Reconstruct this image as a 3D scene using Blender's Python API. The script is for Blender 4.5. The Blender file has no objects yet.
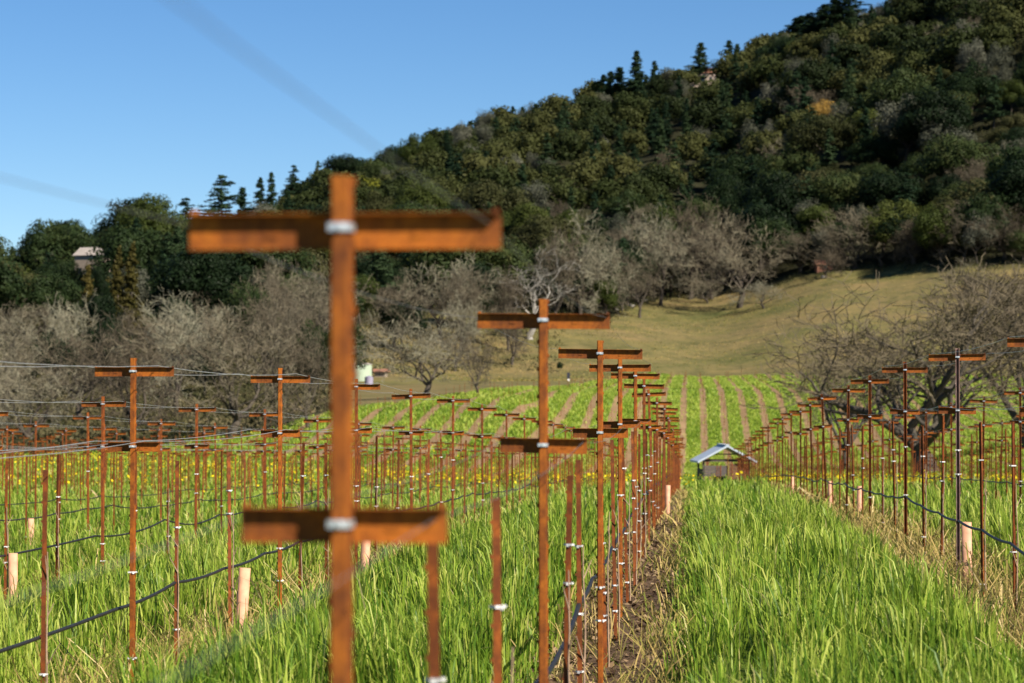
import bpy, math, random
import numpy as np
R = math.radians
random.seed(7)
rng = np.random.default_rng(11)
S = bpy.context.scene
COL = S.collection
W, H, F = 1024, 683, 2418.0
HOR, VPX = 398.0, 691.0
CAMZ = 1.70
YAW = math.atan((VPX - 512) / F)
PITCH = math.atan((HOR - 341.5) / F)

# ------------------------------------------------------------------ sun / camera / world
SUN_AZ, SUN_EL = 51.0, 39.0          # azimuth measured from straight behind the camera towards +X
to_sun = np.array([math.sin(R(SUN_AZ)) * math.cos(R(SUN_EL)), -math.cos(R(SUN_AZ)) * math.cos(R(SUN_EL)), math.sin(R(SUN_EL))])

cam_d = bpy.data.cameras.new('camera'); cam = bpy.data.objects.new('camera', cam_d); COL.objects.link(cam)
cam.location = (0, 0, CAMZ)
cam.rotation_euler = (math.pi / 2 + PITCH, 0, YAW)
cam_d.sensor_width = 36; cam_d.lens = F * 36 / W
cam_d.clip_start = 0.1; cam_d.clip_end = 8000
cam_d.dof.use_dof = True; cam_d.dof.focus_distance = 19.0; cam_d.dof.aperture_fstop = 4.8
S.camera = cam

wd = bpy.data.worlds.new('World'); S.world = wd; wd.use_nodes = True
nt = wd.node_tree; nt.nodes.clear()
sky = nt.nodes.new('ShaderNodeTexSky'); sky.sky_type = 'NISHITA'; sky.sun_disc = False
sky.sun_elevation = R(SUN_EL)
sky.sun_rotation = math.atan2(to_sun[0], to_sun[1])
sky.altitude = 100; sky.air_density = 0.8; sky.dust_density = 0.0; sky.ozone_density = 4.0
bg = nt.nodes.new('ShaderNodeBackground'); bg.inputs[1].default_value = 0.058
wo = nt.nodes.new('ShaderNodeOutputWorld')
hs = nt.nodes.new('ShaderNodeHueSaturation'); hs.inputs['Saturation'].default_value = 1.2; hs.inputs['Hue'].default_value = .502
nt.links.new(sky.outputs[0], hs.inputs['Color']); nt.links.new(hs.outputs[0], bg.inputs[0]); nt.links.new(bg.outputs[0], wo.inputs[0])

sl = bpy.data.lights.new('sun', 'SUN'); sl.energy = 5.0; sl.angle = R(0.55); sl.color = (1.0, 0.91, 0.77)
so = bpy.data.objects.new('sun', sl); COL.objects.link(so)
from mathutils import Vector
so.rotation_euler = Vector(to_sun).to_track_quat('Z', 'Y').to_euler()
S.view_settings.view_transform = 'Standard'; S.view_settings.look = 'None'
S.view_settings.exposure = 1.0; S.view_settings.gamma = 1.0
S.cycles.max_bounces = 6; S.cycles.diffuse_bounces = 2; S.cycles.transmission_bounces = 3; S.cycles.transparent_max_bounces = 4

# ------------------------------------------------------------------ projection helpers (angles only)
def t_of_px(x):                       # X/Y ratio of an image column
    return math.tan(math.atan((x - 512) / F) - YAW)
def px_of(X, Y):
    return 512 + F * np.tan(np.arctan2(X, Y) + YAW)
def py_of(z, Y):
    return HOR - F * (z - CAMZ) / Y

# ------------------------------------------------------------------ terrain
NEAR = [(0, 0.0), (20, 0.0), (26, -.05), (37, -.26), (43, -.42), (60, -.85), (77, -1.38), (100, -2.2), (120, -2.85), (150, -3.85), (170, -4.4)]
NY = [a for a, b in NEAR]; NZ = [b for a, b in NEAR]
FAR = {   # image column: [(distance, image row of the bare ground there)]
 -300: [(120, 474), (180, 465), (240, 455), (300, 445), (400, 420), (460, 390), (520, 345), (600, 310), (680, 285), (760, 278), (1000, 300)],
    0: [(120, 475), (180, 464), (240, 453), (320, 438), (400, 415), (460, 380), (520, 335), (600, 312), (680, 299), (760, 293), (1000, 308)],
  100: [(120, 478), (180, 463), (240, 449), (320, 431), (400, 409), (465, 370), (530, 330), (600, 302), (680, 274), (735, 260), (1000, 282)],
  200: [(120, 480), (170, 470), (200, 456), (225, 440), (320, 424), (400, 402), (470, 362), (540, 322), (640, 284), (740, 263), (830, 255), (1100, 275)],
  350: [(120, 485), (170, 479), (200, 467), (225, 440), (250, 409), (300, 399), (400, 388), (450, 372), (520, 342), (600, 302), (720, 256), (870, 220), (1020, 192), (1300, 212)],
  500: [(120, 488), (175, 483), (205, 469), (262, 399), (310, 389), (400, 384), (510, 378), (560, 334), (620, 302), (750, 250), (880, 200), (1100, 140), (1400, 160)],
  600: [(120, 489), (180, 483), (235, 474), (262, 458), (318, 395), (400, 385), (510, 376), (540, 356), (590, 328), (640, 310), (720, 270), (850, 210), (1000, 155), (1120, 114), (1400, 140)],
  700: [(120, 489), (180, 483), (240, 477), (290, 467), (312, 452), (363, 394), (378, 390), (490, 379), (520, 377), (600, 331), (680, 300), (720, 272), (800, 230), (900, 180), (1000, 134), (1100, 88), (1400, 112)],
  850: [(120, 489), (180, 483), (240, 475), (290, 462), (315, 447), (363, 398), (390, 390), (500, 378), (560, 333), (650, 276), (740, 200), (850, 120), (940, 70), (1000, 46), (1300, 60)],
 1024: [(120, 489), (180, 482), (243, 450), (330, 420), (400, 400), (480, 378), (540, 330), (620, 275), (700, 180), (800, 80), (900, 0), (1010, -70), (1300, -60)],
 1350: [(120, 484), (180, 480), (243, 450), (330, 420), (400, 400), (480, 375), (540, 320), (620, 260), (700, 160), (800, 40), (900, -50), (1010, -130), (1300, -120)],
}
FX = sorted(FAR)
YS = np.concatenate([np.linspace(-60, 120, 91)[:-1], np.geomspace(120, 1600, 210), np.geomspace(1650, 6000, 14)])
TAB = []
for c in FX:
    ys = NY[:-3] + [a for a, b in FAR[c]]
    zs = NZ[:-3] + [CAMZ + (HOR - b) * a / F for a, b in FAR[c]]
    ys += [2500, 6000]; zs += [zs[-1] * .8, zs[-1] * .5]
    ys = [-100] + ys; zs = [0.0] + zs
    fine = np.interp(YS, ys, zs)
    for _ in range(2):
        fine[1:-1] = .25 * fine[:-2] + .5 * fine[1:-1] + .25 * fine[2:]
    TAB.append(fine)
TAB = np.array(TAB); FXT = np.array([t_of_px(c) for c in FX])

def _sn(x, y, s, seed):
    a = seed * 1.7
    return (np.sin(x / s + a) * np.cos(y / s * 1.13 - a * .6) + .6 * np.sin(x / s * 1.9 - y / s * 1.4 + a * 2.1) + .4 * np.cos(y / s * 2.7 + x / s * .8 + a)) / 2

def ground(X, Y):
    X = np.asarray(X, float); Y = np.asarray(Y, float)
    X, Y = np.broadcast_arrays(X, Y)
    t = np.where(Y > 5, X / np.maximum(Y, 5), 0)
    yi = np.clip(np.interp(Y, YS, np.arange(len(YS))), 0, len(YS) - 1.001)
    y0 = yi.astype(int); fy = yi - y0
    ti = np.clip(np.interp(t, FXT, np.arange(len(FXT))), 0, len(FXT) - 1.001)
    t0 = ti.astype(int); ft = ti - t0; ft = ft * ft * (3 - 2 * ft)
    z = (TAB[t0, y0] * (1 - fy) + TAB[t0, y0 + 1] * fy) * (1 - ft) + (TAB[t0 + 1, y0] * (1 - fy) + TAB[t0 + 1, y0 + 1] * fy) * ft
    nearw = np.clip((110 - Y) / 60, 0, 1)
    z = z + np.interp(X, [-8, -6.3, -3.43, 0, 2.3], [-.33, -.28, -.105, 0, .10]) * nearw
    farw = np.clip((Y - 520) / 150, 0, 1)
    z = z + farw * 2.2 * _sn(X, Y, 33, 3) + np.clip((Y - 430) / 100, 0, 1) * .35 * _sn(X, Y, 11, 5)
    z = z + .02 * _sn(X, Y, 1.3, 1) * np.clip((80 - Y) / 40, 0, 1)
    return z

_ysamp = np.concatenate([np.arange(60, 1300, 2.0)])
def at_px(x, y, ymin=100):
    """ground point seen at image (x, y), the first one beyond ymin"""
    t = t_of_px(x); zz = ground(t * _ysamp, _ysamp); pr = py_of(zz, _ysamp)
    ok = np.where((_ysamp > ymin) & (pr <= y))[0]
    i = ok[0] if len(ok) else np.argmin(pr)
    Y = _ysamp[i]
    return t * Y, Y, float(zz[i])

# zones in terms of ground points
def forest_line(px): return np.interp(px, [-300, 0, 150, 250, 330, 380, 460, 520, 600, 650, 700, 760, 800, 850, 1024, 1350],
                                      [360, 350, 345, 345, 340, 318, 312, 312, 322, 302, 292, 288, 276, 270, 268, 264])
FIELD_Y = [120, 190, 215, 240, 252, 277, 312, 360, 440, 500, 521]
FIELD_X0 = [-600, -250, 150, 280, 345, 440, 505, 555, 600, 635, 650]
def in_field(X, Y):
    px = px_of(X, np.maximum(Y, 1))
    top = np.interp(px, [640, 760, 850, 1024, 1350], [520, 508, 496, 478, 470])
    return (Y < top) & ((Y < 120) | (px > np.interp(Y, FIELD_Y, FIELD_X0)))

# ------------------------------------------------------------------ mesh helpers
def mesh_np(name, V, quads=None, tris=None, mat=None, tint=None, smooth=False, extra=None):
    me = bpy.data.meshes.new(name)
    V = np.asarray(V, np.float32).reshape(-1, 3)
    L = []; starts = []; tot = []; n = 0
    if quads is not None and len(quads):
        q = np.asarray(quads, np.int32).reshape(-1, 4); L.append(q.ravel()); starts.append(np.arange(len(q)) * 4); tot.append(np.full(len(q), 4)); n = len(q) * 4
    if tris is not None and len(tris):
        q = np.asarray(tris, np.int32).reshape(-1, 3); L.append(q.ravel()); starts.append(n + np.arange(len(q)) * 3); tot.append(np.full(len(q), 3))
    L = np.concatenate(L).astype(np.int32); starts = np.concatenate(starts).astype(np.int32)
    me.vertices.add(len(V)); me.vertices.foreach_set('co', V.ravel())
    me.loops.add(len(L)); me.loops.foreach_set('vertex_index', L)
    me.polygons.add(len(starts)); me.polygons.foreach_set('loop_start', starts)
    me.polygons.foreach_set('use_smooth', np.full(len(starts), bool(smooth)))
    if tint is not None:
        a = me.attributes.new('tint', 'FLOAT', 'POINT'); a.data.foreach_set('value', np.asarray(tint, np.float32))
    for k, v in (extra or {}).items():
        a = me.attributes.new(k, 'FLOAT', 'POINT'); a.data.foreach_set('value', np.asarray(v, np.float32))
    me.update(calc_edges=True); me.validate(clean_customdata=False)
    if mat: me.materials.append(mat)
    return me

def link(name, me, parent=None, loc=(0, 0, 0)):
    o = bpy.data.objects.new(name, me); COL.objects.link(o); o.location = loc
    if parent: o.parent = parent
    return o

def tag(o, label=None, cat=None, group=None, kind=None):
    if label: o['label'] = label
    if cat: o['category'] = cat
    if group: o['group'] = group
    if kind: o['kind'] = kind
    return o

def empty(name, loc=(0, 0, 0), rz=0.0):
    o = bpy.data.objects.new(name, None); COL.objects.link(o); o.location = loc; o.rotation_euler = (0, 0, rz); o.empty_display_size = .2
    return o

class MB:
    """collects boxes, prisms and tubes into one mesh"""
    def __init__(s): s.v = []; s.q = []; s.t = []; s.n = 0
    def add(s, v, q=(), t=()):
        s.v.extend([tuple(p) for p in v]); s.q.extend([tuple(i + s.n for i in f) for f in q]); s.t.extend([tuple(i + s.n for i in f) for f in t]); s.n += len(v)
    def box(s, c, d, rz=0.0):
        x, y, z = d[0] / 2, d[1] / 2, d[2] / 2
        P = [(-x, -y, -z), (x, -y, -z), (x, y, -z), (-x, y, -z), (-x, -y, z), (x, -y, z), (x, y, z), (-x, y, z)]
        ca, sa = math.cos(rz), math.sin(rz)
        s.add([(c[0] + a * ca - b * sa, c[1] + a * sa + b * ca, c[2] + e) for a, b, e in P],
              [(0, 3, 2, 1), (4, 5, 6, 7), (0, 1, 5, 4), (1, 2, 6, 5), (2, 3, 7, 6), (3, 0, 4, 7)])
    def prism(s, outline, axis, a, b):
        """closed outline of (u, v) extruded along axis from a to b; quads only (outline walls) plus end n-gon fans"""
        n = len(outline)
        def pt(u, v, w): return {'z': (u, v, w), 'x': (w, u, v), 'y': (u, w, v)}[axis]
        P = [pt(u, v, a) for u, v in outline] + [pt(u, v, b) for u, v in outline]
        s.add(P, [(i, (i + 1) % n, n + (i + 1) % n, n + i) for i in range(n)])
    def tube(s, p0, p1, r0, r1, n=8, caps=True):
        p0 = Vector(p0); p1 = Vector(p1); d = (p1 - p0).normalized()
        u = d.orthogonal().normalized(); w = d.cross(u)
        ring = [(math.cos(2 * math.pi * k / n), math.sin(2 * math.pi * k / n)) for k in range(n)]
        P = [p0 + (u * a + w * b) * r0 for a, b in ring] + [p1 + (u * a + w * b) * r1 for a, b in ring]
        T = []
        if caps:
            P += [p0, p1]
            T = [(2 * n, (k + 1) % n, k) for k in range(n)] + [(2 * n + 1, n + k, n + (k + 1) % n) for k in range(n)]
        s.add([tuple(p) for p in P], [(k, (k + 1) % n, n + (k + 1) % n, n + k) for k in range(n)], T)
    def mesh(s, name, mat, smooth=False): return mesh_np(name, s.v, s.q, s.t, mat, smooth=smooth)
    def build(s, name, mat, parent=None, loc=(0, 0, 0), smooth=False): return link(name, s.mesh(name, mat, smooth), parent, loc)

def tubes_np(P0, P1, R0, R1, n=4):
    """many open tapered tubes at once -> verts, quads"""
    P0 = np.asarray(P0, float); P1 = np.asarray(P1, float); R0 = np.asarray(R0)[:, None]; R1 = np.asarray(R1)[:, None]
    d = P1 - P0; d /= np.maximum(np.linalg.norm(d, axis=1, keepdims=True), 1e-6)
    ref = np.where(np.abs(d[:, 2:3]) > .9, np.array([[1., 0, 0]]), np.array([[0, 0, 1.]]))
    u = np.cross(d, ref); u /= np.maximum(np.linalg.norm(u, axis=1, keepdims=True), 1e-6); w = np.cross(d, u)
    V = np.empty((len(P0), 2 * n, 3))
    for k in range(n):
        a, b = math.cos(2 * math.pi * k / n), math.sin(2 * math.pi * k / n)
        V[:, k] = P0 + (u * a + w * b) * R0; V[:, n + k] = P1 + (u * a + w * b) * R1
    base = (np.arange(len(P0)) * 2 * n)[:, None, None]
    Q = np.array([[k, (k + 1) % n, n + (k + 1) % n, n + k] for k in range(n)])[None] + base
    return V.reshape(-1, 3), Q.reshape(-1, 4)

def quads_np(C, size, N=None, aspect=1.0, r=rng):
    """leaf-like quads with centres C, half sizes, random roll, normals N (random when None)"""
    n = len(C)
    if N is None: N = r.normal(size=(n, 3))
    N = N / np.maximum(np.linalg.norm(N, axis=1, keepdims=True), 1e-6)
    a = r.normal(size=(n, 3)); u = np.cross(N, a); u /= np.maximum(np.linalg.norm(u, axis=1, keepdims=True), 1e-6); w = np.cross(N, u)
    s = np.broadcast_to(np.asarray(size, float), (n,))[:, None]
    V = np.stack([C - u * s * aspect, C - w * s * .62, C + u * s * aspect, C + w * s * .62], 1)
    return V.reshape(-1, 3), np.arange(4 * n).reshape(-1, 4)

# ------------------------------------------------------------------ materials
def mat_new(name):
    m = bpy.data.materials.new(name); m.use_nodes = True; n = m.node_tree; n.nodes.clear()
    out = n.nodes.new('ShaderNodeOutputMaterial'); return m, n, out
def N(nt_, typ, **kw):
    n = nt_.nodes.new(typ)
    for k, v in kw.items(): setattr(n, k, v)
    return n
def ramp(nt_, stops, src=None, mode='LINEAR'):
    n = nt_.nodes.new('ShaderNodeValToRGB'); n.color_ramp.interpolation = mode
    e = n.color_ramp.elements
    while len(e) < len(stops): e.new(.5)
    for el, (p, c) in zip(e, stops): el.position = p; el.color = (*c, 1)
    if src is not None: nt_.links.new(src, n.inputs[0])
    return n
def noise(nt_, scale, detail=4, coord='Object', rough=.55, stretch=None):
    tc = nt_.nodes.new('ShaderNodeTexCoord'); n = nt_.nodes.new('ShaderNodeTexNoise')
    n.inputs['Scale'].default_value = scale; n.inputs['Detail'].default_value = detail; n.inputs['Roughness'].default_value = rough
    src = tc.outputs[coord]
    if stretch:
        mp = nt_.nodes.new('ShaderNodeMapping'); mp.inputs['Scale'].default_value = stretch; nt_.links.new(src, mp.inputs[0]); src = mp.outputs[0]
    nt_.links.new(src, n.inputs['Vector']); return n
def mix(nt_, a, b, fac, typ='MIX'):
    n = nt_.nodes.new('ShaderNodeMix'); n.data_type = 'RGBA'; n.blend_type = typ
    for s, v in ((n.inputs[6], a), (n.inputs[7], b)):
        if isinstance(v, tuple): s.default_value = (*v, 1)
        else: nt_.links.new(v, s)
    if isinstance(fac, (int, float)): n.inputs[0].default_value = fac
    else: nt_.links.new(fac, n.inputs[0])
    return n.outputs[2]
def math_n(nt_, op, a, b=None, clamp=False):
    n = nt_.nodes.new('ShaderNodeMath'); n.operation = op; n.use_clamp = clamp
    for s, v in zip(n.inputs, (a, b)):
        if v is None: continue
        if isinstance(v, (int, float)): s.default_value = v
        else: nt_.links.new(v, s)
    return n.outputs[0]
def principled(nt_, out, col, rough=.7, metal=0.0, bump=None, spec=None):
    p = nt_.nodes.new('ShaderNodeBsdfPrincipled')
    if isinstance(col, tuple): p.inputs['Base Color'].default_value = (*col, 1)
    else: nt_.links.new(col, p.inputs['Base Color'])
    p.inputs['Roughness'].default_value = rough; p.inputs['Metallic'].default_value = metal
    if spec is not None: p.inputs['Specular IOR Level'].default_value = spec
    if bump:
        b = nt_.nodes.new('ShaderNodeBump'); b.inputs['Strength'].default_value = bump[1]; b.inputs['Distance'].default_value = bump[2]
        nt_.links.new(bump[0], b.inputs['Height']); nt_.links.new(b.outputs[0], p.inputs['Normal'])
    nt_.links.new(p.outputs[0], out.inputs[0]); return p

def simple(name, col, rough=.7, metal=0.0, vary=.25, scale=8.0, bump=.0):
    m, n, out = mat_new(name)
    no = noise(n, scale, 5)
    dark = tuple(c * (1 - vary) for c in col); lite = tuple(min(1, c * (1 + vary)) for c in col)
    rp = ramp(n, [(.3, dark), (.7, lite)], no.outputs[0])
    principled(n, out, rp.outputs[0], rough, metal, (no.outputs[0], bump, .01) if bump else None); return m

def leafy(name, stops, attr=None, transl=.35, rough=.6, rnd=None, spec=.06):
    """foliage: colour from a per-blade attribute or from the object's own random number, partly translucent"""
    m, n, out = mat_new(name)
    if attr:
        a = N(n, 'ShaderNodeAttribute'); a.attribute_name = attr; src = a.outputs['Fac']
    else:
        oi = N(n, 'ShaderNodeObjectInfo'); no = noise(n, .55, 3)
        src = math_n(n, 'ADD', math_n(n, 'MULTIPLY', oi.outputs['Random'], .72), math_n(n, 'MULTIPLY', math_n(n, 'SUBTRACT', no.outputs[0], .36), .9), True)
    rp = ramp(n, stops, src)
    p = N(n, 'ShaderNodeBsdfPrincipled'); n.links.new(rp.outputs[0], p.inputs['Base Color']); p.inputs['Roughness'].default_value = rough
    p.inputs['Specular IOR Level'].default_value = spec
    t = N(n, 'ShaderNodeBsdfTranslucent'); n.links.new(rp.outputs[0], t.inputs[0])
    ms = N(n, 'ShaderNodeMixShader'); ms.inputs[0].default_value = transl
    n.links.new(p.outputs[0], ms.inputs[1]); n.links.new(t.outputs[0], ms.inputs[2]); n.links.new(ms.outputs[0], out.inputs[0])
    return m

def rust_mat(name, base, dark, lite):
    m, n, out = mat_new(name)
    n1 = noise(n, 30, 8, stretch=(1, 1, .4), rough=.7); n2 = noise(n, 7, 6, rough=.65); n3 = noise(n, 160, 2)
    oi = N(n, 'ShaderNodeObjectInfo')
    c = ramp(n, [(.28, dark), (.5, base), (.72, lite)], n1.outputs[0]).outputs[0]
    c = mix(n, c, dark, ramp(n, [(.46, (0, 0, 0)), (.66, (1, 1, 1))], n2.outputs[0]).outputs[0])
    sp = ramp(n, [(.3, (.55,) * 3), (.55, (1,) * 3)], n3.outputs[0]).outputs[0]
    c = mix(n, c, sp, .6, 'MULTIPLY')
    v = ramp(n, [(0, (.72, .68, .66)), (1, (1.12, 1.08, 1.0))], oi.outputs['Random']).outputs[0]
    c = mix(n, c, v, .8, 'MULTIPLY')
    principled(n, out, c, .78, 0.0, (n1.outputs[0], .25, .004), .3); return m

M_RUST = rust_mat('rusted_steel', (.31, .088, .006), (.095, .025, .005), (.45, .150, .011))
M_STAKE = rust_mat('rusted_stake', (.22, .058, .008), (.075, .020, .006), (.35, .098, .012))
M_DULL = rust_mat('shade_toned_steel', (.24, .155, .135), (.13, .075, .06), (.34, .25, .23))  # grey-purple puts the look of the upright's shade side into its colour
M_GALV = simple('galvanised', (.75, .76, .78), .38, .75, .12, 30)
M_TIE = simple('white_tie', (.58, .57, .56), .6, 0, .12, 40)
M_HOSE = simple('black_poly', (.012, .012, .013), .55, 0, .3, 15)
M_WIRE = simple('wire_steel', (.55, .55, .54), .4, .7, .1, 5)
M_WIRE_DULL = simple('wire_dull', (.20, .20, .21), .5, .6, .1, 5)
M_TUBE = simple('grow_tube_card', (.50, .26, .155), .7, 0, .28, 9)
M_CANE = simple('vine_cane', (.30, .20, .13), .85, 0, .35, 20)

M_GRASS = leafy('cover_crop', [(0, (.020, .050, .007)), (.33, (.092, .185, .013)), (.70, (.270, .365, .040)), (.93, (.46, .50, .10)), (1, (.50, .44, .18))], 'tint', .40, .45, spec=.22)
M_DRY = leafy('dry_grass', [(0, (.10, .14, .02)), (.25, (.20, .19, .045)), (.5, (.34, .25, .085)), (.8, (.50, .37, .15)), (1, (.62, .49, .25))], 'tint', .25, .7)
M_MUST = leafy('mustard', [(0, (.09, .17, .02)), (.4, (.14, .22, .02)), (.5, (.70, .50, .01)), (1, (.85, .66, .02))], 'tint', .3, .6)
M_OAK = leafy('evergreen_leaves', [(0, (.0045, .009, .004)), (.3, (.010, .019, .007)), (.6, (.020, .033, .011)), (.85, (.038, .051, .016)), (1, (.068, .072, .024))], None, .18, .55)
M_OLIVE = leafy('olive_leaves', [(0, (.019, .024, .008)), (.5, (.042, .044, .016)), (1, (.074, .070, .030))], None, .18, .6)
M_FRESH = leafy('fresh_leaves', [(0, (.022, .033, .008)), (.5, (.040, .053, .012)), (1, (.072, .083, .020))], None, .2, .55)
M_GREYL = leafy('grey_leaves', [(0, (.045, .05, .034)), (.5, (.08, .084, .06)), (1, (.12, .12, .09))], None, .15, .7)
M_YELL = leafy('yellow_leaves', [(0, (.14, .15, .02)), (.5, (.20, .20, .025)), (1, (.30, .27, .04))], None, .3, .6)
M_GOLD = leafy('golden_leaves', [(0, (.28, .17, .04)), (.5, (.38, .24, .06)), (1, (.46, .31, .10))], None, .3, .6)
M_PINE = leafy('pine_needles', [(0, (.012, .026, .014)), (.5, (.024, .046, .021)), (1, (.046, .070, .028))], None, .12, .6)
M_RUSSET = leafy('russet_conifer', [(0, (.045, .042, .012)), (.5, (.068, .058, .015)), (1, (.10, .08, .022))], None, .2, .6)
M_BARK = simple('bark', (.055, .043, .031), .9, 0, .4, 2.0, .3)
M_BARK_PALE = simple('pale_bark', (.27, .25, .22), .85, 0, .3, 1.2, .2)
M_BRUSH = leafy('brush', [(0, (.03, .035, .012)), (.5, (.085, .075, .035)), (1, (.19, .15, .085))], 'tint', .2, .8)

def twig_mat(name, stops):
    m, n, out = mat_new(name)
    oi = N(n, 'ShaderNodeObjectInfo'); no = noise(n, .6, 3)
    src = math_n(n, 'ADD', math_n(n, 'MULTIPLY', oi.outputs['Random'], .75), math_n(n, 'MULTIPLY', math_n(n, 'SUBTRACT', no.outputs[0], .36), 1.3), True)
    principled(n, out, ramp(n, stops, src).outputs[0], .9, 0, None, .1); return m
M_TWIG = twig_mat('grey_twigs', [(0, (.045, .036, .025)), (.4, (.102, .084, .058)), (.7, (.152, .134, .092)), (1, (.215, .205, .145))])
M_TWIG_DARK = twig_mat('dark_twigs', [(0, (.060, .048, .034)), (.5, (.115, .094, .062)), (1, (.18, .155, .085))])
M_LIMB_DARK = simple('dark_bark', (.055, .045, .033), .9, 0, .4, 2.0, .3)
M_TWIG_PALE = twig_mat('pale_twigs', [(0, (.11, .098, .082)), (1, (.18, .168, .145))])

# ground
def ground_mat():
    m, n, out = mat_new('ground_soil_grass')
    geo = N(n, 'ShaderNodeNewGeometry'); sep = N(n, 'ShaderNodeSeparateXYZ'); n.links.new(geo.outputs['Position'], sep.inputs[0])
    def attr(k):
        a = N(n, 'ShaderNodeAttribute'); a.attribute_name = k; return a.outputs['Fac']
    n_f = noise(n, 3.2, 8); n_m = noise(n, .35, 7, rough=.65); n_l = noise(n, .035, 4); n_v = noise(n, 26, 6)
    soil = ramp(n, [(.25, (.045, .027, .016)), (.5, (.095, .060, .036)), (.75, (.165, .108, .066))], n_v.outputs[0]).outputs[0]
    tan = ramp(n, [(.3, (.15, .095, .050)), (.7, (.265, .175, .092))], n_m.outputs[0]).outputs[0]
    turf = ramp(n, [(.3, (.060, .095, .010)), (.7, (.135, .190, .020))], n_f.outputs[0]).outputs[0]
    # row strips, near block and far block
    def strip(phase, half, soft, wob=.5):
        x = math_n(n, 'ADD', math_n(n, 'ADD', sep.outputs[0], phase), math_n(n, 'MULTIPLY', math_n(n, 'SUBTRACT', n_m.outputs[0], .5), wob))
        w = math_n(n, 'ABSOLUTE', math_n(n, 'SUBTRACT', math_n(n, 'FRACT', math_n(n, 'DIVIDE', x, 2.84)), .5))
        return math_n(n, 'DIVIDE', math_n(n, 'SUBTRACT', half / 2.84 + .02, w), soft, True)
    near = mix(n, turf, soil, strip(.537 + 1.42 + 28.4, .46, .08))
    far = mix(n, turf, tan, strip(1.1 + 1.42 + 284, .53, .05, .22))
    col = mix(n, near, far, attr('farfield'))
    past = ramp(n, [(.2, (.072, .088, .028)), (.42, (.142, .126, .052)), (.62, (.178, .138, .068)), (.8, (.094, .106, .033))], n_l.outputs[0]).outputs[0]
    past = mix(n, past, ramp(n, [(.3, (.45, .52, .42)), (.5, (.9, .9, .85)), (.7, (1.2, 1.1, 1.0))], n_m.outputs[0]).outputs[0], .8, 'MULTIPLY')
    n_p = noise(n, .11, 6, rough=.7)
    past = mix(n, past, ramp(n, [(.30, (.55, .62, .5)), (.5, (.95, .95, .9)), (.68, (1.22, 1.12, 1.0))], n_p.outputs[0]).outputs[0], .9, 'MULTIPLY')
    col = mix(n, past, col, attr('field'))
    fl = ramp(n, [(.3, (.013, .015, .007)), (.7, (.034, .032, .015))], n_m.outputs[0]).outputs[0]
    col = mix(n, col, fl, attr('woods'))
    principled(n, out, col, .95, 0, (n_v.outputs[0], .5, .05), .1); return m

xs = np.sinh(np.linspace(-7.2, 7.2, 321)) * 2.4
ys = np.concatenate([np.arange(-60, 0, 6), np.arange(0, 60, 1.0), np.arange(60, 130, 2), np.arange(130, 560, 4), np.arange(560, 1300, 8), np.geomspace(1300, 6000, 26)])
XX, YY = np.meshgrid(xs, ys); ZZ = ground(XX, YY)
nx, ny = len(xs), len(ys)
idx = np.arange(nx * ny).reshape(ny, nx)
Q = np.stack([idx[:-1, :-1], idx[:-1, 1:], idx[1:, 1:], idx[1:, :-1]], -1).reshape(-1, 4)
X_, Y_, Z_ = XX.ravel(), YY.ravel(), ZZ.ravel()
Ysafe = np.maximum(Y_, 1); PX = px_of(X_, Ysafe); PYg = py_of(Z_, Ysafe)
fieldm = in_field(X_, Y_).astype(float)
farm = np.clip((Y_ - 120) / 60, 0, 1)
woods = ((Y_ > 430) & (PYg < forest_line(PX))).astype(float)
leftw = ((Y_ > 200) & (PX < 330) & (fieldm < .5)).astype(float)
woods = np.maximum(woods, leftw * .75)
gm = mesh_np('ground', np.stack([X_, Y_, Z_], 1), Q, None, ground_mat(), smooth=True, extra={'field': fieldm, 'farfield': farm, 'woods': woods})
tag(link('ground', gm), kind='structure')

# ------------------------------------------------------------------ grass
def blades(name, X, Y, Hh, Wd, lean, tint, mat, curl=.5, leandir=None):
    n = len(X); Z = ground(X, Y) - .02
    a = rng.uniform(0, 2 * np.pi, n) if leandir is None else leandir
    f = rng.uniform(0, np.pi, n)                       # facing
    d = np.stack([np.cos(a), np.sin(a), np.zeros(n)], 1); s = np.stack([np.cos(f), np.sin(f), np.zeros(n)], 1) * (Wd / 2)[:, None]
    B = np.stack([X, Y, Z], 1); up = np.array([0, 0, 1.])
    h = Hh[:, None]; l = (lean * Hh)[:, None]
    p1 = B + up * h * .5 + d * l * .30
    p2 = B + up * h * .84 + d * l * .68
    p3 = B + up * h * (1.0 - curl * .12) + d * l * 1.15
    V = np.stack([B - s * .8, B + s * .8, p1 - s, p1 + s, p2 - s * .7, p2 + s * .7, p3], 1).reshape(-1, 3)
    b = (np.arange(n) * 7)[:, None]
    Q_ = np.concatenate([b + np.array([[0, 1, 3, 2]]), b + np.array([[2, 3, 5, 4]])]); T_ = b + np.array([[4, 5, 6]])
    tv = np.clip(tint, 0, 1)[:, None] + np.array([[-.06, -.06, 0, 0, .02, .02, .06]])  # tips yellower; base darkening is ground shade painted into the blade tint
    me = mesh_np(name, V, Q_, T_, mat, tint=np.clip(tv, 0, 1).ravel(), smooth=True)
    return me

def sample_wedge(y0, y1, dens, margin=1.0, lo=-30, hi=1054):
    """points on the ground inside the view wedge, even per area"""
    tl, th = t_of_px(lo), t_of_px(hi)
    area = (th - tl) * (y1 * y1 - y0 * y0) / 2 + margin * 2 * (y1 - y0)
    n = int(area * dens)
    Y = np.sqrt(rng.uniform(y0 * y0, y1 * y1, n)); X = rng.uniform(0, 1, n) * ((th - tl) * Y + 2 * margin) + tl * Y - margin
    return X, Y
def rowdist(X, phase=-.537): return np.abs((X - phase + 1.42) % 2.84 - 1.42)

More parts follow.
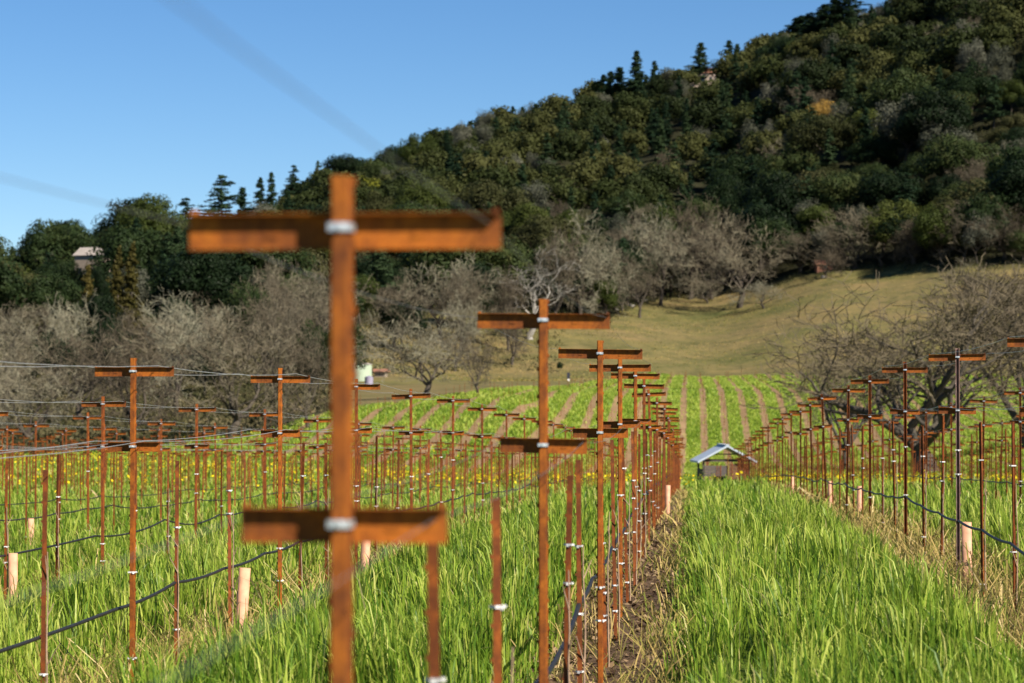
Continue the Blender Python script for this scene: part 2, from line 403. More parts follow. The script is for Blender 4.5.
def grass_zone(y0, y1, dens, width, hbase, first=False):
    nb = 22 if y0 < 30 else 8
    X, Y = sample_wedge(y0, y1, dens / nb)
    tu = rng.normal(0, .15, len(X)); th_ = rng.normal(1, .16, len(X)); sp = .045 if y0 < 30 else .10
    X = np.repeat(X, nb); Y = np.repeat(Y, nb); tu = np.repeat(tu, nb); th_ = np.repeat(th_, nb)
    ox = rng.normal(0, sp, len(X)); oy = rng.normal(0, sp, len(X)); X = X + ox; Y = Y + oy; od = np.arctan2(oy, ox)
    rd = rowdist(X) + .22 * _sn(X, Y, .8, 4) * .6
    rk = np.round((X + .537) / 2.84); lim = np.where(rk == 0, .52, np.where(rk == 1, .44, .24))
    keep = rd > lim + .16 * rng.uniform(-1, 1, len(X))
    # the sparse dark furrow in the middle of the hut lane
    fur = np.exp(-((X - .26 - .02 * (Y - 11)) / .10) ** 2) * ((Y < 17) & (X > -1)) * .96
    clump = _sn(X, Y, .33, 2)
    keep &= rng.uniform(0, 1, len(X)) > fur
    keep &= rng.uniform(0, 1, len(X)) < np.clip(.62 + .9 * clump + .4 * _sn(X, Y, 1.6, 19), .06, 1)
    X, Y, clump, tu, th_, od = X[keep], Y[keep], clump[keep], tu[keep], th_[keep], od[keep]; rd = rowdist(X)
    edge = np.clip((rd - .30) / .40, .45, 1)
    hh = hbase * (.80 + .32 * clump + .20 * _sn(X, Y, 1.1, 6) + rng.normal(0, .15, len(X))) * edge * th_
    hh = np.clip(hh, .08, .75)
    tint = .55 + .15 * clump + tu + rng.normal(0, .17, len(X)) + .08 * _sn(X, Y, 3.5, 8)
    lanehue = .06 * np.sin(np.floor((X + .537) / 2.84) * 2.1); tint = tint + lanehue
    dead = rng.uniform(0, 1, len(X)) < .02 + .05 * np.clip(_sn(X, Y, .7, 14), 0, 1); tint = np.where(dead, rng.uniform(.92, 1, len(X)), np.clip(tint, 0, .90))
    lean = np.abs(rng.normal(.15, .15, len(X)))
    ld = np.where(rng.uniform(0, 1, len(X)) < .6, od, rng.normal(R(200), 1.0, len(X)))
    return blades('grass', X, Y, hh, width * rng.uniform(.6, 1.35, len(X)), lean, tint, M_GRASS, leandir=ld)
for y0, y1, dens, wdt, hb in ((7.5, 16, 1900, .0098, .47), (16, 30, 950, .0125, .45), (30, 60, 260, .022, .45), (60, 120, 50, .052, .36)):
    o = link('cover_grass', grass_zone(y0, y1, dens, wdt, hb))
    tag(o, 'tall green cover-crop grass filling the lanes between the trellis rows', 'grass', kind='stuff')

# dry grass and litter on the row strips
def dry_zone(y0, y1, dens, width):
    X, Y = sample_wedge(y0, y1, dens)
    rd = rowdist(X); row = np.round((X + .537) / 2.84)
    p = np.clip((np.where(row == 0, .64, .52) - rd) / .2, 0, 1) * np.where(row == 0, np.where(X > -.537 + .22, .36, .15), np.where(row == 1, .8, .45))
    p *= np.clip(.75 + .55 * _sn(X, Y, .5, 12), .1, 1)
    k = rng.uniform(0, 1, len(X)) < p; X, Y = X[k], Y[k]
    hh = np.clip(rng.gamma(3.0, .075, len(X)), .05, .5) * np.where(np.round((X + .537) / 2.84) == 0, .7, 1)
    tint = np.clip(.46 + .28 * _sn(X, Y, .6, 9) + rng.normal(0, .22, len(X)), 0, 1)
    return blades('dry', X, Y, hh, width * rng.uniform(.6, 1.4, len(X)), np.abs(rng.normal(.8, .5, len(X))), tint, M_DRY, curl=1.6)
for y0, y1, dens, wdt in ((7.5, 18, 900, .007), (18, 34, 420, .010), (34, 70, 110, .022), (70, 120, 22, .05)):
    o = link('dry_grass', dry_zone(y0, y1, dens, wdt))
    tag(o, 'dry tan tangled grass along the foot of the trellis rows', 'dry grass', kind='stuff')

# soil clods and leaf litter on the bare strip
X, Y = sample_wedge(9, 48, 200); k = (np.abs(X + .537) < .62) ; X, Y = X[k], Y[k]
Cc = np.stack([X, Y, ground(X, Y) + .015], 1)
V, Q_ = quads_np(Cc, rng.uniform(.012, .04, len(X)), np.stack([rng.normal(0, .5, len(X)), rng.normal(0, .5, len(X)), np.ones(len(X))], 1))
M_LIT = leafy('litter', [(0, (.035, .02, .012)), (.6, (.11, .068, .040)), (1, (.30, .21, .12))], 'tint', .05, .9)
tag(link('leaf_litter', mesh_np('leaf_litter', V, Q_, None, M_LIT, tint=np.repeat(rng.uniform(0, 1, len(X)), 4))), 'brown leaf litter and soil crumbs on the bare strip under the posts', 'litter', kind='stuff')

# far fields: tufts between the tan strips
def far_tufts():
    out = []
    for y0, y1, dens, wdt, hb in ((120, 230, 12, .11, .30), (230, 360, 17, .105, .36), (360, 530, 9, .16, .36)):
        X, Y = sample_wedge(y0, y1, dens, 6)
        ph = np.where(Y < 150, -.526, -1.1)
        rd = rowdist(X, -1.1); k = in_field(X, Y) & ((rd > .53 + .08 * rng.normal(0, 1, len(X))) | (rng.uniform(0, 1, len(X)) < .03))
        k &= ~((Y > 372) & (Y < 384) & (np.abs(X) < 60))
        X, Y = X[k], Y[k]
        tint = np.clip(.60 + .14 * _sn(X, Y, 9, 3) + rng.normal(0, .14, len(X)) + .08 * (Y > 230), 0, .86)
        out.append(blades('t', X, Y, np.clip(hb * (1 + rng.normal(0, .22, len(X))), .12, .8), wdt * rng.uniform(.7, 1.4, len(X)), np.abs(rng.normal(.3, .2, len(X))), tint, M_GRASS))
    return out
for me in far_tufts():
    tag(link('field_grass', me), 'green cover crop in strips across the far vineyard field', 'grass', kind='stuff')

# mustard in flower
X, Y = sample_wedge(62, 232, 2.6, 4); px = px_of(X, Y)
p = .18 * np.where(px < 640, .85, np.where(px > 760, .9, .25)) * np.clip(.55 + .8 * _sn(X, Y, 7, 21), 0.02, 1) * np.clip((Y - 62) / 40, 0, 1) * np.where(Y > 190, .6, 1)
k = (rng.uniform(0, 1, len(X)) < p) & in_field(X, Y); X, Y = X[k], Y[k]
C = []; T = []
for j in range(5):
    C.append(np.stack([X + rng.normal(0, .16, len(X)), Y + rng.normal(0, .16, len(X)), ground(X, Y) + rng.uniform(.35, .72, len(X))], 1)); T.append(np.where(rng.uniform(0, 1, len(X)) < .72, rng.uniform(.6, 1, len(X)), rng.uniform(0, .4, len(X))))
C = np.concatenate(C); T = np.concatenate(T)
V, Q_ = quads_np(C, rng.uniform(.035, .085, len(C)))
tag(link('mustard_flowers', mesh_np('mustard_flowers', V, Q_, None, M_MUST, tint=np.repeat(T, 4))), 'band of yellow mustard flowers beyond the trellis rows', 'flowers', kind='stuff')

# ------------------------------------------------------------------ trellis
ROWX = {k: -.537 + 2.86 * k if k <= 0 else 2.285 + 2.83 * (k - 1) for k in range(-11, 7)}
PH = {0: 3.63, 1: 15.75, -1: 14.20, -2: 25.2, -3: 31.0, -4: 33.5, -5: 41.5, -6: 52.0, -7: 61, -8: 70, -9: 83, -10: 92, -11: 99, 6: 112, 2: 38.0, 3: 58.0, 4: 79.0, 5: 98}
TS = 5.06; VS = TS / 3
ORD = ['first', 'second', 'third', 'fourth', 'fifth', 'sixth', 'seventh', 'eighth', 'ninth', 'tenth', 'eleventh', 'twelfth', 'thirteenth', 'fourteenth', 'fifteenth', 'sixteenth', 'seventeenth', 'eighteenth', 'nineteenth', 'twentieth']
def ordn(i):
    if i < 20: return ORD[i]
    k = i + 1; return f"{k}{'st' if k % 10 == 1 else 'nd' if k % 10 == 2 else 'rd' if k % 10 == 3 else 'th'}"
def rowname(k):
    if k == 0: return 'row on the bare soil strip'
    if k == 1: return 'row across the hut lane'
    if k < 0: return f'{ORD[-k]} row towards the thicket'
    return f'{ORD[k - 1]} row towards the big oak'

HP = 2.04
def upright_mesh(mat, teeth=True):
    mb = MB()
    o = [(-.0115, -.017), (.0115, -.017), (.0130, .010), (.0172, .010), (.0172, .0135), (.0105, .0135), (.009, -.0135), (-.009, -.0135), (-.0105, .0135), (-.0172, .0135), (-.0172, .010), (-.0130, .010)]
    mb.prism(o, 'z', -.25, HP)
    n0 = mb.n
    # end cap strips so the profile reads as thin steel from above
    mb.box((0, -.0152, HP - .002), (.020, .003, .004))
    if teeth:
        for i in range(19):
            z = .22 + .098 * i
            mb.box((-.0198, .0115, z), (.0065, .004, .015)); mb.box((.0190, .0115, z + .049), (.0045, .004, .013))
    return mb.mesh('upright', mat)
def arm_mesh(half, mat, teeth=True):
    mb = MB(); h = .027
    # C channel: web behind the post, lips turned towards the front
    o = [(.0290, -h), (.0170, -h), (.0370, -h), (.0370, h), (.0145, h), (.0145, h - .0014), (.0345, h - .0014), (.0345, -h + .002), (.0290, -h + .002)]
    mb.prism(o[:1] + o[2:], 'x', -half, half)
    for s in (-1, 1):
        mb.box((s * (half - .008), .0360, h + .0035), (.010, .003, .007))
        mb.box((s * half * .47, .0335, -.006), (.020, .002, .006))
    return mb.mesh('crossarm', mat)
def clip_mesh():
    mb = MB()
    mb.box((0, -.0195, 0), (.029, .003, .013))
    for s in (-1, 1):
        mb.box((s * .0165, .0015, 0), (.003, .043, .012)); mb.box((s * .021, .0405, 0), (.008, .006, .012))
    mb.tube((0, -.021, 0), (0, -.026, 0), .006, .006, 6)
    return mb.mesh('clip', M_GALV)
def tie_mesh(w):
    mb = MB(); t = .003
    for s in (-1, 1):
        mb.box((0, s * (w * .75), 0), (2 * w + t, t, .009)); mb.box((s * w, 0, 0), (t, 1.5 * w, .008))
    mb.box((w + .005, -w * .5, .001), (.012, .004, .006)); mb.box((w * .4, -w * .85, -.003), (.012, .008, .012), .5)
    return mb.mesh('tie', M_TIE)
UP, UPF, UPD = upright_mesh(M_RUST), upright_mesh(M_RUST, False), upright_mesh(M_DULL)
UPB = upright_mesh(M_STAKE); UPF = upright_mesh(M_STAKE, False)
AT, AL = arm_mesh(.240, M_RUST), arm_mesh(.158, M_RUST)
CL = clip_mesh(); TIE, TIES = tie_mesh(.0215), tie_mesh(.0165)
def stake_mesh(teeth):
    mb = MB()
    o = [(-.0125, -.010), (.0125, -.010), (.0125, -.007), (.0035, -.006), (.0030, .012), (-.0030, .012), (-.0035, -.006), (-.0125, -.007)]
    mb.prism(o, 'z', -.25, 1.42); mb.box((0, -.0085, 1.4185), (.024, .0025, .003)); mb.box((0, .003, 1.4185), (.0055, .016, .003))
    if teeth:
        for i in range(13): mb.box((-.0155, -.0085, .15 + .1 * i), (.007, .003, .012))
    return mb.mesh('vine_stake', M_STAKE)
ST, STF = stake_mesh(True), stake_mesh(False)

RECT_LIMIT = {0: 118, 1: 118, -1: 122, -2: 122, -3: 122, -4: 120, -5: 120, -6: 118, -7: 116, -8: 116, -9: 116, -10: 118, -11: 122, 2: 112, 3: 112, 4: 112, 5: 114, 6: 118}
posts = []; stakes = []
for k, x0 in ROWX.items():
    y = PH[k]
    while y - VS > 2.0 and k != 0: y -= TS
    i = 0
    if k != 0: y = PH[k] - TS * math.floor((PH[k] - 3) / TS)
    while y < RECT_LIMIT[k]:
        for j in range(3):
            yy = y + VS * j; xx = x0 + rng.normal(0, .012)
            px = px_of(xx, yy)
            if -14 < px < 1062: (posts if j == 0 else stakes).append((float(yy), float(xx), k))
        y += TS
# measured sideways offsets of the first posts of the two rows along the lane
PIN = {(0, 3.63): 341, (0, 8.69): 543, (0, 13.75): 600, (0, 18.81): 620, (1, 20.81): 957.5, (1, 25.87): 905, (-1, 14.20): 133, (-1, 19.26): 280, (-2, 25.2): 103}
posts = [(y, next((t_of_px(v) * y for (kk, yy), v in PIN.items() if kk == k and abs(yy - y) < .1), x), k) for y, x, k in posts]
posts.sort(); stakes.sort()
assert len(posts) <= 300
count = {}
ROWZ = {}
for i, (y, x, k) in enumerate(posts):
    c = count.get(k, 0); count[k] = c + 1
    lift = float(rng.normal(0, .012)) if y > 26 else 0.0
    z = float(ground(x, y)) + lift
    if k == 0 and c == 0: z = -.004
    if k == 0 and c == 1: z = .016
    r = empty('trellis_post', (x, y, z), float(rng.normal(0, .03)) if y > 9 else 0.0)
    r.rotation_euler[1] = float(rng.normal(0, .013)) if y > 26 else 0.0
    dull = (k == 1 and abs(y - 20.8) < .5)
    lab = f'rusty T-shaped trellis post, {ordn(c)} from the front in {rowname(k)}'
    if k == 0 and c == 0: lab = 'big out-of-focus rusty trellis post with two crossarms, standing alone in front'
    if dull: lab = 'trellis post with a shade-toned grey-purple upright and rusty crossarms across the hut lane'
    tag(r, lab, 'trellis post', 'steel trellis posts along the vineyard rows')
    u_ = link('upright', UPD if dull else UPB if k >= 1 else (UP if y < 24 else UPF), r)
    if k >= 1: u_.rotation_euler[2] = math.pi           # open side of the channel to the front here
    dz1, dz2 = float(rng.normal(0, .008)) if c else 0, float(rng.normal(0, .012)) if c else 0
    a1 = link('crossarm', AT, r, (0, 0, 1.958 + dz1)); a1.rotation_euler[1] = float(rng.normal(0, .015)) if c else 0.0
    a2 = link('crossarm', AL, r, (0, 0, 1.510 + dz2)); a2.rotation_euler[1] = float(rng.normal(0, .02)) if c else 0.0
    if y < 70:
        link('clip', CL, r, (0, 0, 1.962 + dz1)); link('clip', CL, r, (0, 0, 1.514 + dz2))
    if y < 40:
        for hz in sorted(rng.choice([.28, .45, .62, .80, .95, 1.15], 2, replace=False)):
            t = link('tie', TIE, r, (0, 0, float(hz + rng.normal(0, .03)))); t.rotation_euler[2] = float(rng.uniform(-.6, .6))
far_st = []
count = {}
near_stakes = stakes[:296]
for (y, x, k) in near_stakes:
    c = count.get(k, 0); count[k] = c + 1
    first_two = (k == 0 and c < 2)
    z = float(ground(x, y)) + (0.0 if first_two else float(rng.normal(0, .018)))
    if first_two: x = t_of_px((443, 500)[c]) * y
    o = link('vine_stake', ST if y < 32 else STF, None, (x, y, z))
    o.rotation_euler = (float(rng.normal(0, .012)), float(rng.normal(0, .014)), float(rng.normal(0, .25)) + (math.pi if k >= 1 else 0))
    tag(o, f'thin rusty vine stake, {ordn(c)} from the front in {rowname(k)}', 'stake', 'thin vine stakes between the trellis posts')
    if y < 36:
        n_t = 3 if k == 0 else 2
        for hz in sorted(rng.choice([.18, .34, .50, .66, .82, .98, 1.12], n_t, replace=False)):
            t = link('tie', TIES, o, (0, 0, float(hz + rng.normal(0, .03)))); t.rotation_euler[2] = float(rng.uniform(-.8, .8))
# the rest of the stakes and those of the far field: past counting
P0 = []; P1 = []; RR = []
for (y, x, k) in stakes[296:]:
    z = float(ground(x, y)); P0.append((x, y, z - .1)); P1.append((x, y, z + 1.42)); RR.append(.016)
yy = 113.0
while yy < 520:
    x = -1.1 - 2.84 * 60
    while x < 90:
        px = px_of(x, yy)
        if -20 < px < 1044 and in_field(np.array([x]), np.array([yy]))[0] and rng.uniform() < (.85 if yy < 300 else .5):
            xx = x + rng.normal(0, .05); z = float(ground(xx, yy)); P0.append((xx, yy, z - .1)); P1.append((xx + rng.normal(0, .03), yy, z + rng.uniform(1.25, 1.6))); RR.append(.02 if yy < 300 else .028)
        x += 2.84
    yy += 7.5 if yy < 300 else 11
V, Q_ = tubes_np(P0, P1, np.array(RR), np.array(RR), 4)
tag(link('distant_stakes', mesh_np('distant_stakes', V, Q_, None, M_STAKE)), 'far thin vine stakes dotted along the strips of the far field', 'stakes', kind='stuff')

# wires and drip hoses
def curve_tube(pts, rad, mat, name, n=6):
    pts = np.array(pts); V, Q_ = tubes_np(pts[:-1], pts[1:], np.full(len(pts) - 1, rad), np.full(len(pts) - 1, rad), n)
    return mesh_np(name, V, Q_, None, mat, smooth=True)
def row_nodes(k, step):
    ys_ = [y for (y, x, kk) in posts if kk == k]
    y0 = max(ys_[0] - TS, -1.5); pts = [y0]
    y = ys_[0]
    while y < min(ys_[-1], 95): pts.append(y); y += step
    return pts
def strung(k, dx, h, rad, mat, name, sag, step=TS, jit=0.0):
    nodes = row_nodes(k, step); pts = []
    hs = [h + rng.normal(0, jit) if jit else h for _ in nodes]
    for a, b, ha, hb in zip(nodes[:-1], nodes[1:], hs[:-1], hs[1:]):
        m = 5
        za, zb = float(ground(ROWX[k], a)) + ha, float(ground(ROWX[k], b)) + hb
        for j in range(m):
            u = j / m; pts.append((ROWX[k] + dx, a + (b - a) * u, za + (zb - za) * u - sag * 4 * u * (1 - u)))
    pts.append((ROWX[k] + dx, nodes[-1], zb))
    return link(name, curve_tube(pts, rad, mat, name))
for k in (-4, -3, -2, -1, 0, 1, 2):
    for dx, h, what in ((-.232, 1.995, 'upper wire on the thicket end'), (.232, 1.995, 'upper wire on the lane end'), (-.150, 1.547, 'lower wire on the thicket end'), (.150, 1.547, 'lower wire on the lane end')):
        o = strung(k, dx, h, (.0008 if k == 0 else .0016) if k in (0, 1) else .0024, M_WIRE_DULL if k == 0 else M_WIRE, 'trellis_wire', .03)
        if k > 0: what = what.replace('lane end', 'oak end').replace('thicket end', 'lane end')
        tag(o, f'{what} of the crossarms, {rowname(k)}', 'wire', 'steel wires along the crossarms')
    o = strung(k, -.022, .66 if k == 0 else .57, .0115 if k == 0 else .0105, M_HOSE, 'drip_hose', .018, VS, .02)
    tag(o, f'black drip irrigation hose tied along the {rowname(k)}', 'drip hose', 'black drip hoses along the rows')

# grow tubes beside particular stakes
def tube_mesh():
    mb = MB(); n = 14; h = .56
    o = [(.044 * (1 + .06 * math.cos(4 * a)) * math.cos(a), .044 * (1 + .06 * math.cos(4 * a)) * math.sin(a)) for a in [2 * math.pi * i / n for i in range(n)]]
    i_ = [(u * .93, v * .93) for u, v in o]
    P = [(u, v, -.05) for u, v in o] + [(u, v, h) for u, v in o] + [(u, v, h) for u, v in i_] + [(u, v, -.05) for u, v in i_]
    q = []
    for r_ in range(3): q += [(r_ * n + j, r_ * n + (j + 1) % n, (r_ + 1) * n + (j + 1) % n, (r_ + 1) * n + j) for j in range(n)]
    mb.add(P, q); return mb.mesh('grow_tube', M_TUBE, True)
TUBE = tube_mesh()
tubes = [(1, 969, 'pink-beige grow tube beside the grey-purple post across the hut lane'), (1, 851, 'pink-beige grow tube behind the grey-purple post, nearer of a close pair'), (1, 829, 'pink-beige grow tube behind the grey-purple post, farther of a close pair'),
         (1, 788, 'small pink grow tube far along the row across the hut lane'), (0, 662, 'lone pink grow tube on the bare soil strip'),
         (-1, 246, 'large pale grow tube, tilted, first in the second row on the thicket side'), (-1, 318, 'pale grow tube just beside the blurred front post, thicket side'), (-1, 346, 'pale grow tube half hidden behind the blurred front post'),
         (-2, 13, 'pale cream grow tube at the picture edge, third row on the thicket side'), (-3, 35, 'pale cream grow tube standing in grass, fourth row on the thicket side')]
for k, px, lab in tubes:
    y = ROWX[k] / t_of_px(px)
    st = min([s for s in stakes + posts if s[2] == k], key=lambda s: abs(s[0] - y))
    y = st[0]; x = st[1] + .075
    o = link('grow_tube', TUBE, None, (x, y, float(ground(x, y))))
    o.rotation_euler = (float(rng.normal(0, .03)), float(rng.normal(.03, .03)), float(rng.uniform(0, 1.5)))
    if px == 246: o.rotation_euler[1] = .06
    tag(o, lab, 'grow tube', 'grow tubes round young vines')

# young dormant vine canes tied to the front stakes
def cane_mesh(seed):
    r = random.Random(seed); pts = [Vector((0, 0, -.03))]
    for i in range(12): pts.append(pts[-1] + Vector((r.gauss(0, .003), r.gauss(0, .003), .085)))
    P0 = pts[:-1]; P1 = pts[1:]; ra = [.0075 - .0004 * i for i in range(12)]; rb = [.0075 - .0004 * (i + 1) for i in range(12)]
    a, b = list(P0), list(P1)
    for i in (5, 8, 10):
        q = pts[i]; e = q + Vector((r.uniform(-.1, .1), r.uniform(-.05, .05), r.uniform(.05, .16))); a.append(q); b.append(e); ra.append(.004); rb.append(.002)
    V, Q_ = tubes_np(np.array([tuple(p) for p in a]), np.array([tuple(p) for p in b]), np.array(ra), np.array(rb), 5)
    return mesh_np('young_vine', V, Q_, None, M_CANE, smooth=True)
CANES = [cane_mesh(s) for s in range(5)]
cc = {}
for i, (y, x, k) in enumerate(sorted(stakes)):
    if y > 30 or k not in (0, 1, -1, -2): continue
    c = cc.get(k, 0); cc[k] = c + 1
    o = link('young_vine', CANES[i % 5], None, (x + .017, y - .006, float(ground(x, y)))); o.rotation_euler[2] = float(rng.uniform(-.5, .5))
    tag(o, f'thin bare vine tied to the {ordn(c)} stake of the {rowname(k)}', 'vine', 'young bare vines on their stakes')

# ------------------------------------------------------------------ trees: generators
def limb_tree(seed, h=12.0, w=13.0, trunk_h=.16, r0=.42, levels=5, kids=(5, 4, 4, 4, 4), gnarl=.30, up=.12, twig=.022, first_rad=.62, krad=(.45, .66), elr=(.35, 1.15)):
    """open bare crown: returns (limb segments, twig segments)"""
    r = np.random.default_rng(seed)
    limbs = []; twigs = []
    def unit(v): return v / max(np.linalg.norm(v), 1e-6)
    def branch(p, d, L, rad, lev):
        nseg = 5 if lev < 2 else (4 if lev < 4 else 3); q = p.copy(); dd = d.copy(); rr = rad
        pts = [q.copy()]; rads = [rr]
        endr = max(rad * (.42 if lev else .6), twig * .35)
        for s in range(nseg):
            dd = unit(dd + r.normal(0, gnarl, 3) * (.7 if lev == 0 else 1.0) + np.array([0, 0, up * (1 if lev < 3 else .4)]))
            q = q + dd * L / nseg; rr = rad + (endr - rad) * (s + 1) / nseg
            pts.append(q.copy()); rads.append(rr)
        tgt = limbs if lev <= 2 else twigs
        for s in range(nseg): tgt.append((pts[s], pts[s + 1], rads[s], rads[s + 1]))
        if lev >= levels: return
        nk = kids[min(lev, len(kids) - 1)]
        for i in range(nk):
            u = 1.0 if i == 0 else r.uniform(.35 if lev else .7, 1.0)
            s = min(int(u * nseg), nseg - 1); f = u * nseg - s; pp = pts[s] + (pts[s + 1] - pts[s]) * min(f, 1); pr = rads[s] + (rads[s + 1] - rads[s]) * min(f, 1)
            if lev == 0:
                az = 2 * math.pi * (i + r.uniform(-.3, .3)) / nk; el = r.uniform(*elr)
                nd = np.array([math.cos(az) * math.cos(el), math.sin(az) * math.cos(el), math.sin(el)])
                NL = math.hypot(w * .5 * math.cos(el), (h * (1 - trunk_h)) * .8 * math.sin(el)) * r.uniform(.52, .68)
                branch(pp, nd, NL, pr * first_rad * r.uniform(.8, 1.05), 1)
            else:
                a = unit(np.cross(dd, r.normal(size=3))); ang = r.uniform(.45, 1.05)
                nd = unit(dd * math.cos(ang) + a * math.sin(ang))
                branch(pp, nd, L * r.uniform(.5, .74), max(pr * r.uniform(*krad), twig * .5), lev + 1)
    branch(np.array([0, 0, -.3]), np.array([0, 0, 1.0]), h * trunk_h + .3, r0, 0)
    return limbs, twigs
def segs_mesh(name, segs, n, mat):
    a = np.array([s[0] for s in segs]); b = np.array([s[1] for s in segs]); ra = np.array([s[2] for s in segs]); rb = np.array([s[3] for s in segs])
    V, Q_ = tubes_np(a, b, ra, rb, n); return mesh_np(name, V, Q_, None, mat, smooth=(n > 4))
def fit(segs_list, h, w):
    """rescale so that the tree really is h tall and w wide"""
    P = np.array([s[1] for ss in segs_list for s in ss]); sx = w / max(np.percentile(P[:, 0], 99) - np.percentile(P[:, 0], 1), np.percentile(P[:, 1], 99) - np.percentile(P[:, 1], 1)); sz = h / P[:, 2].max()
    k = np.array([sx, sx, sz]); return [[(s[0] * k, s[1] * k, s[2], s[3]) for s in ss] for ss in segs_list]

BARE = []
for s in range(5):
    l, t = fit(limb_tree(100 + s, twig=.055, levels=5, kids=(6, 5, 4, 4, 3), gnarl=.24, krad=(.52, .72)), 12, 13)
    BARE.append((segs_mesh('trunk', l, 6, M_BARK), segs_mesh('crown', t, 3, M_TWIG)))
    print('bare', len(l), len(t))
BARE_DARK = []
l, t = fit(limb_tree(231, h=15, w=20, trunk_h=.15, r0=.78, first_rad=.68, krad=(.54, .76), twig=.055, levels=5, kids=(7, 5, 5, 4, 3), gnarl=.22, up=.14, elr=(.5, 1.35)), 15, 20)
BARE_DARK.append((segs_mesh('trunk', l, 8, M_LIMB_DARK), segs_mesh('crown', t, 3, M_TWIG_DARK)))
l, t = fit(limb_tree(245, h=15, w=20, trunk_h=.14, r0=.70, first_rad=.68, krad=(.54, .76), twig=.055, levels=5, kids=(6, 5, 5, 4, 3), gnarl=.24, up=.14, elr=(.5, 1.35)), 15, 20)
BARE_DARK.append((segs_mesh('trunk', l, 8, M_LIMB_DARK), segs_mesh('crown', t, 3, M_TWIG_DARK)))
l, t = fit(limb_tree(260, h=12, w=10, trunk_h=.25, r0=.5, twig=.07, levels=4, kids=(4, 4, 4, 3), up=.22), 12, 10)
SYC = (segs_mesh('trunk', l, 6, M_BARK_PALE), segs_mesh('crown', t, 3, M_TWIG_PALE))

def crown_cloud(seed, w=12.0, h=9.0, base=2.2, nclump=46, per=190, size=.215, flat=.75, crad=1.9):
    r = np.random.default_rng(seed)
    C = []; Nn = []
    for i in range(nclump):
        while True:
            d = r.normal(size=3); d /= np.linalg.norm(d)
            if d[2] > -.55: break
        rad = r.uniform(.45, .92)
        c = np.array([d[0] * w / 2 * rad, d[1] * w / 2 * rad, base + h * .42 + d[2] * h * .5 * rad])
        cr = crad * r.uniform(.7, 1.3)
        m = int(per * (cr / crad) ** 2)
        q = r.normal(size=(m, 3)); q /= np.linalg.norm(q, axis=1, keepdims=True)
        rr = cr * r.uniform(.55, 1.05, m) ** .6
        P = c + q * rr[:, None] * np.array([1, 1, flat])
        ctr = np.array([0, 0, base + h * .35])
        C.append(P); Nn.append(q * 1.0 + r.normal(0, .40, (m, 3)) + .35 * (P - ctr) / np.linalg.norm(P - ctr, axis=1, keepdims=True))
    C = np.concatenate(C); Nn = np.concatenate(Nn)
    return C, Nn, size * r.uniform(.6, 1.35, len(C)), r
def cloud_mesh(name, cl, mat, keep=1.0, grow=1.0):
    C, Nn, s, r = cl; k = r.uniform(0, 1, len(C)) < keep
    V, Q_ = quads_np(C[k], s[k] * grow, Nn[k], r=r); return mesh_np(name, V, Q_, None, mat)
def evergreen_trunk(seed, h=6.0, r0=.32, mat=M_BARK):
    r = np.random.default_rng(seed); segs = []
    top = np.array([r.normal(0, .3), r.normal(0, .3), h * .45]); segs.append((np.array([0, 0, -.5]), top, r0, r0 * .7))
    for i in range(5):
        a = 2 * math.pi * i / 5 + r.uniform(-.4, .4); mid = top + np.array([math.cos(a) * 1.3, math.sin(a) * 1.3, h * .22]); end = mid + np.array([math.cos(a) * 1.6, math.sin(a) * 1.6, h * .3])
        segs.append((top, mid, r0 * .5, r0 * .3)); segs.append((mid, end, r0 * .3, r0 * .1))
    return segs_mesh('trunk', segs, 6, mat)
OAKCL = [crown_cloud(300 + s, w=12 + (s % 3), h=8.5 + (s % 2) * 1.6, nclump=44 + 4 * s) for s in range(6)]
def oak_variants(mat): return [cloud_mesh('crown', c, mat) for c in OAKCL]
OAKS = oak_variants(M_OAK); OLIVES = oak_variants(M_OLIVE)[:3]; FRESH = oak_variants(M_FRESH)[3:]; GREYS = [cloud_mesh('crown', crown_cloud(340 + s, w=9.5, h=11, base=2.5, nclump=40, per=110, size=.20, flat=1.1, crad=1.5), M_GREYL) for s in range(2)]
YEL = [cloud_mesh('crown', crown_cloud(360, w=9, h=8, nclump=34, per=80), M_YELL)]; GOLD = [cloud_mesh('crown', crown_cloud(361, w=9, h=7, nclump=30, per=80), M_GOLD)]
OTRUNK = [evergreen_trunk(400 + s) for s in range(3)]
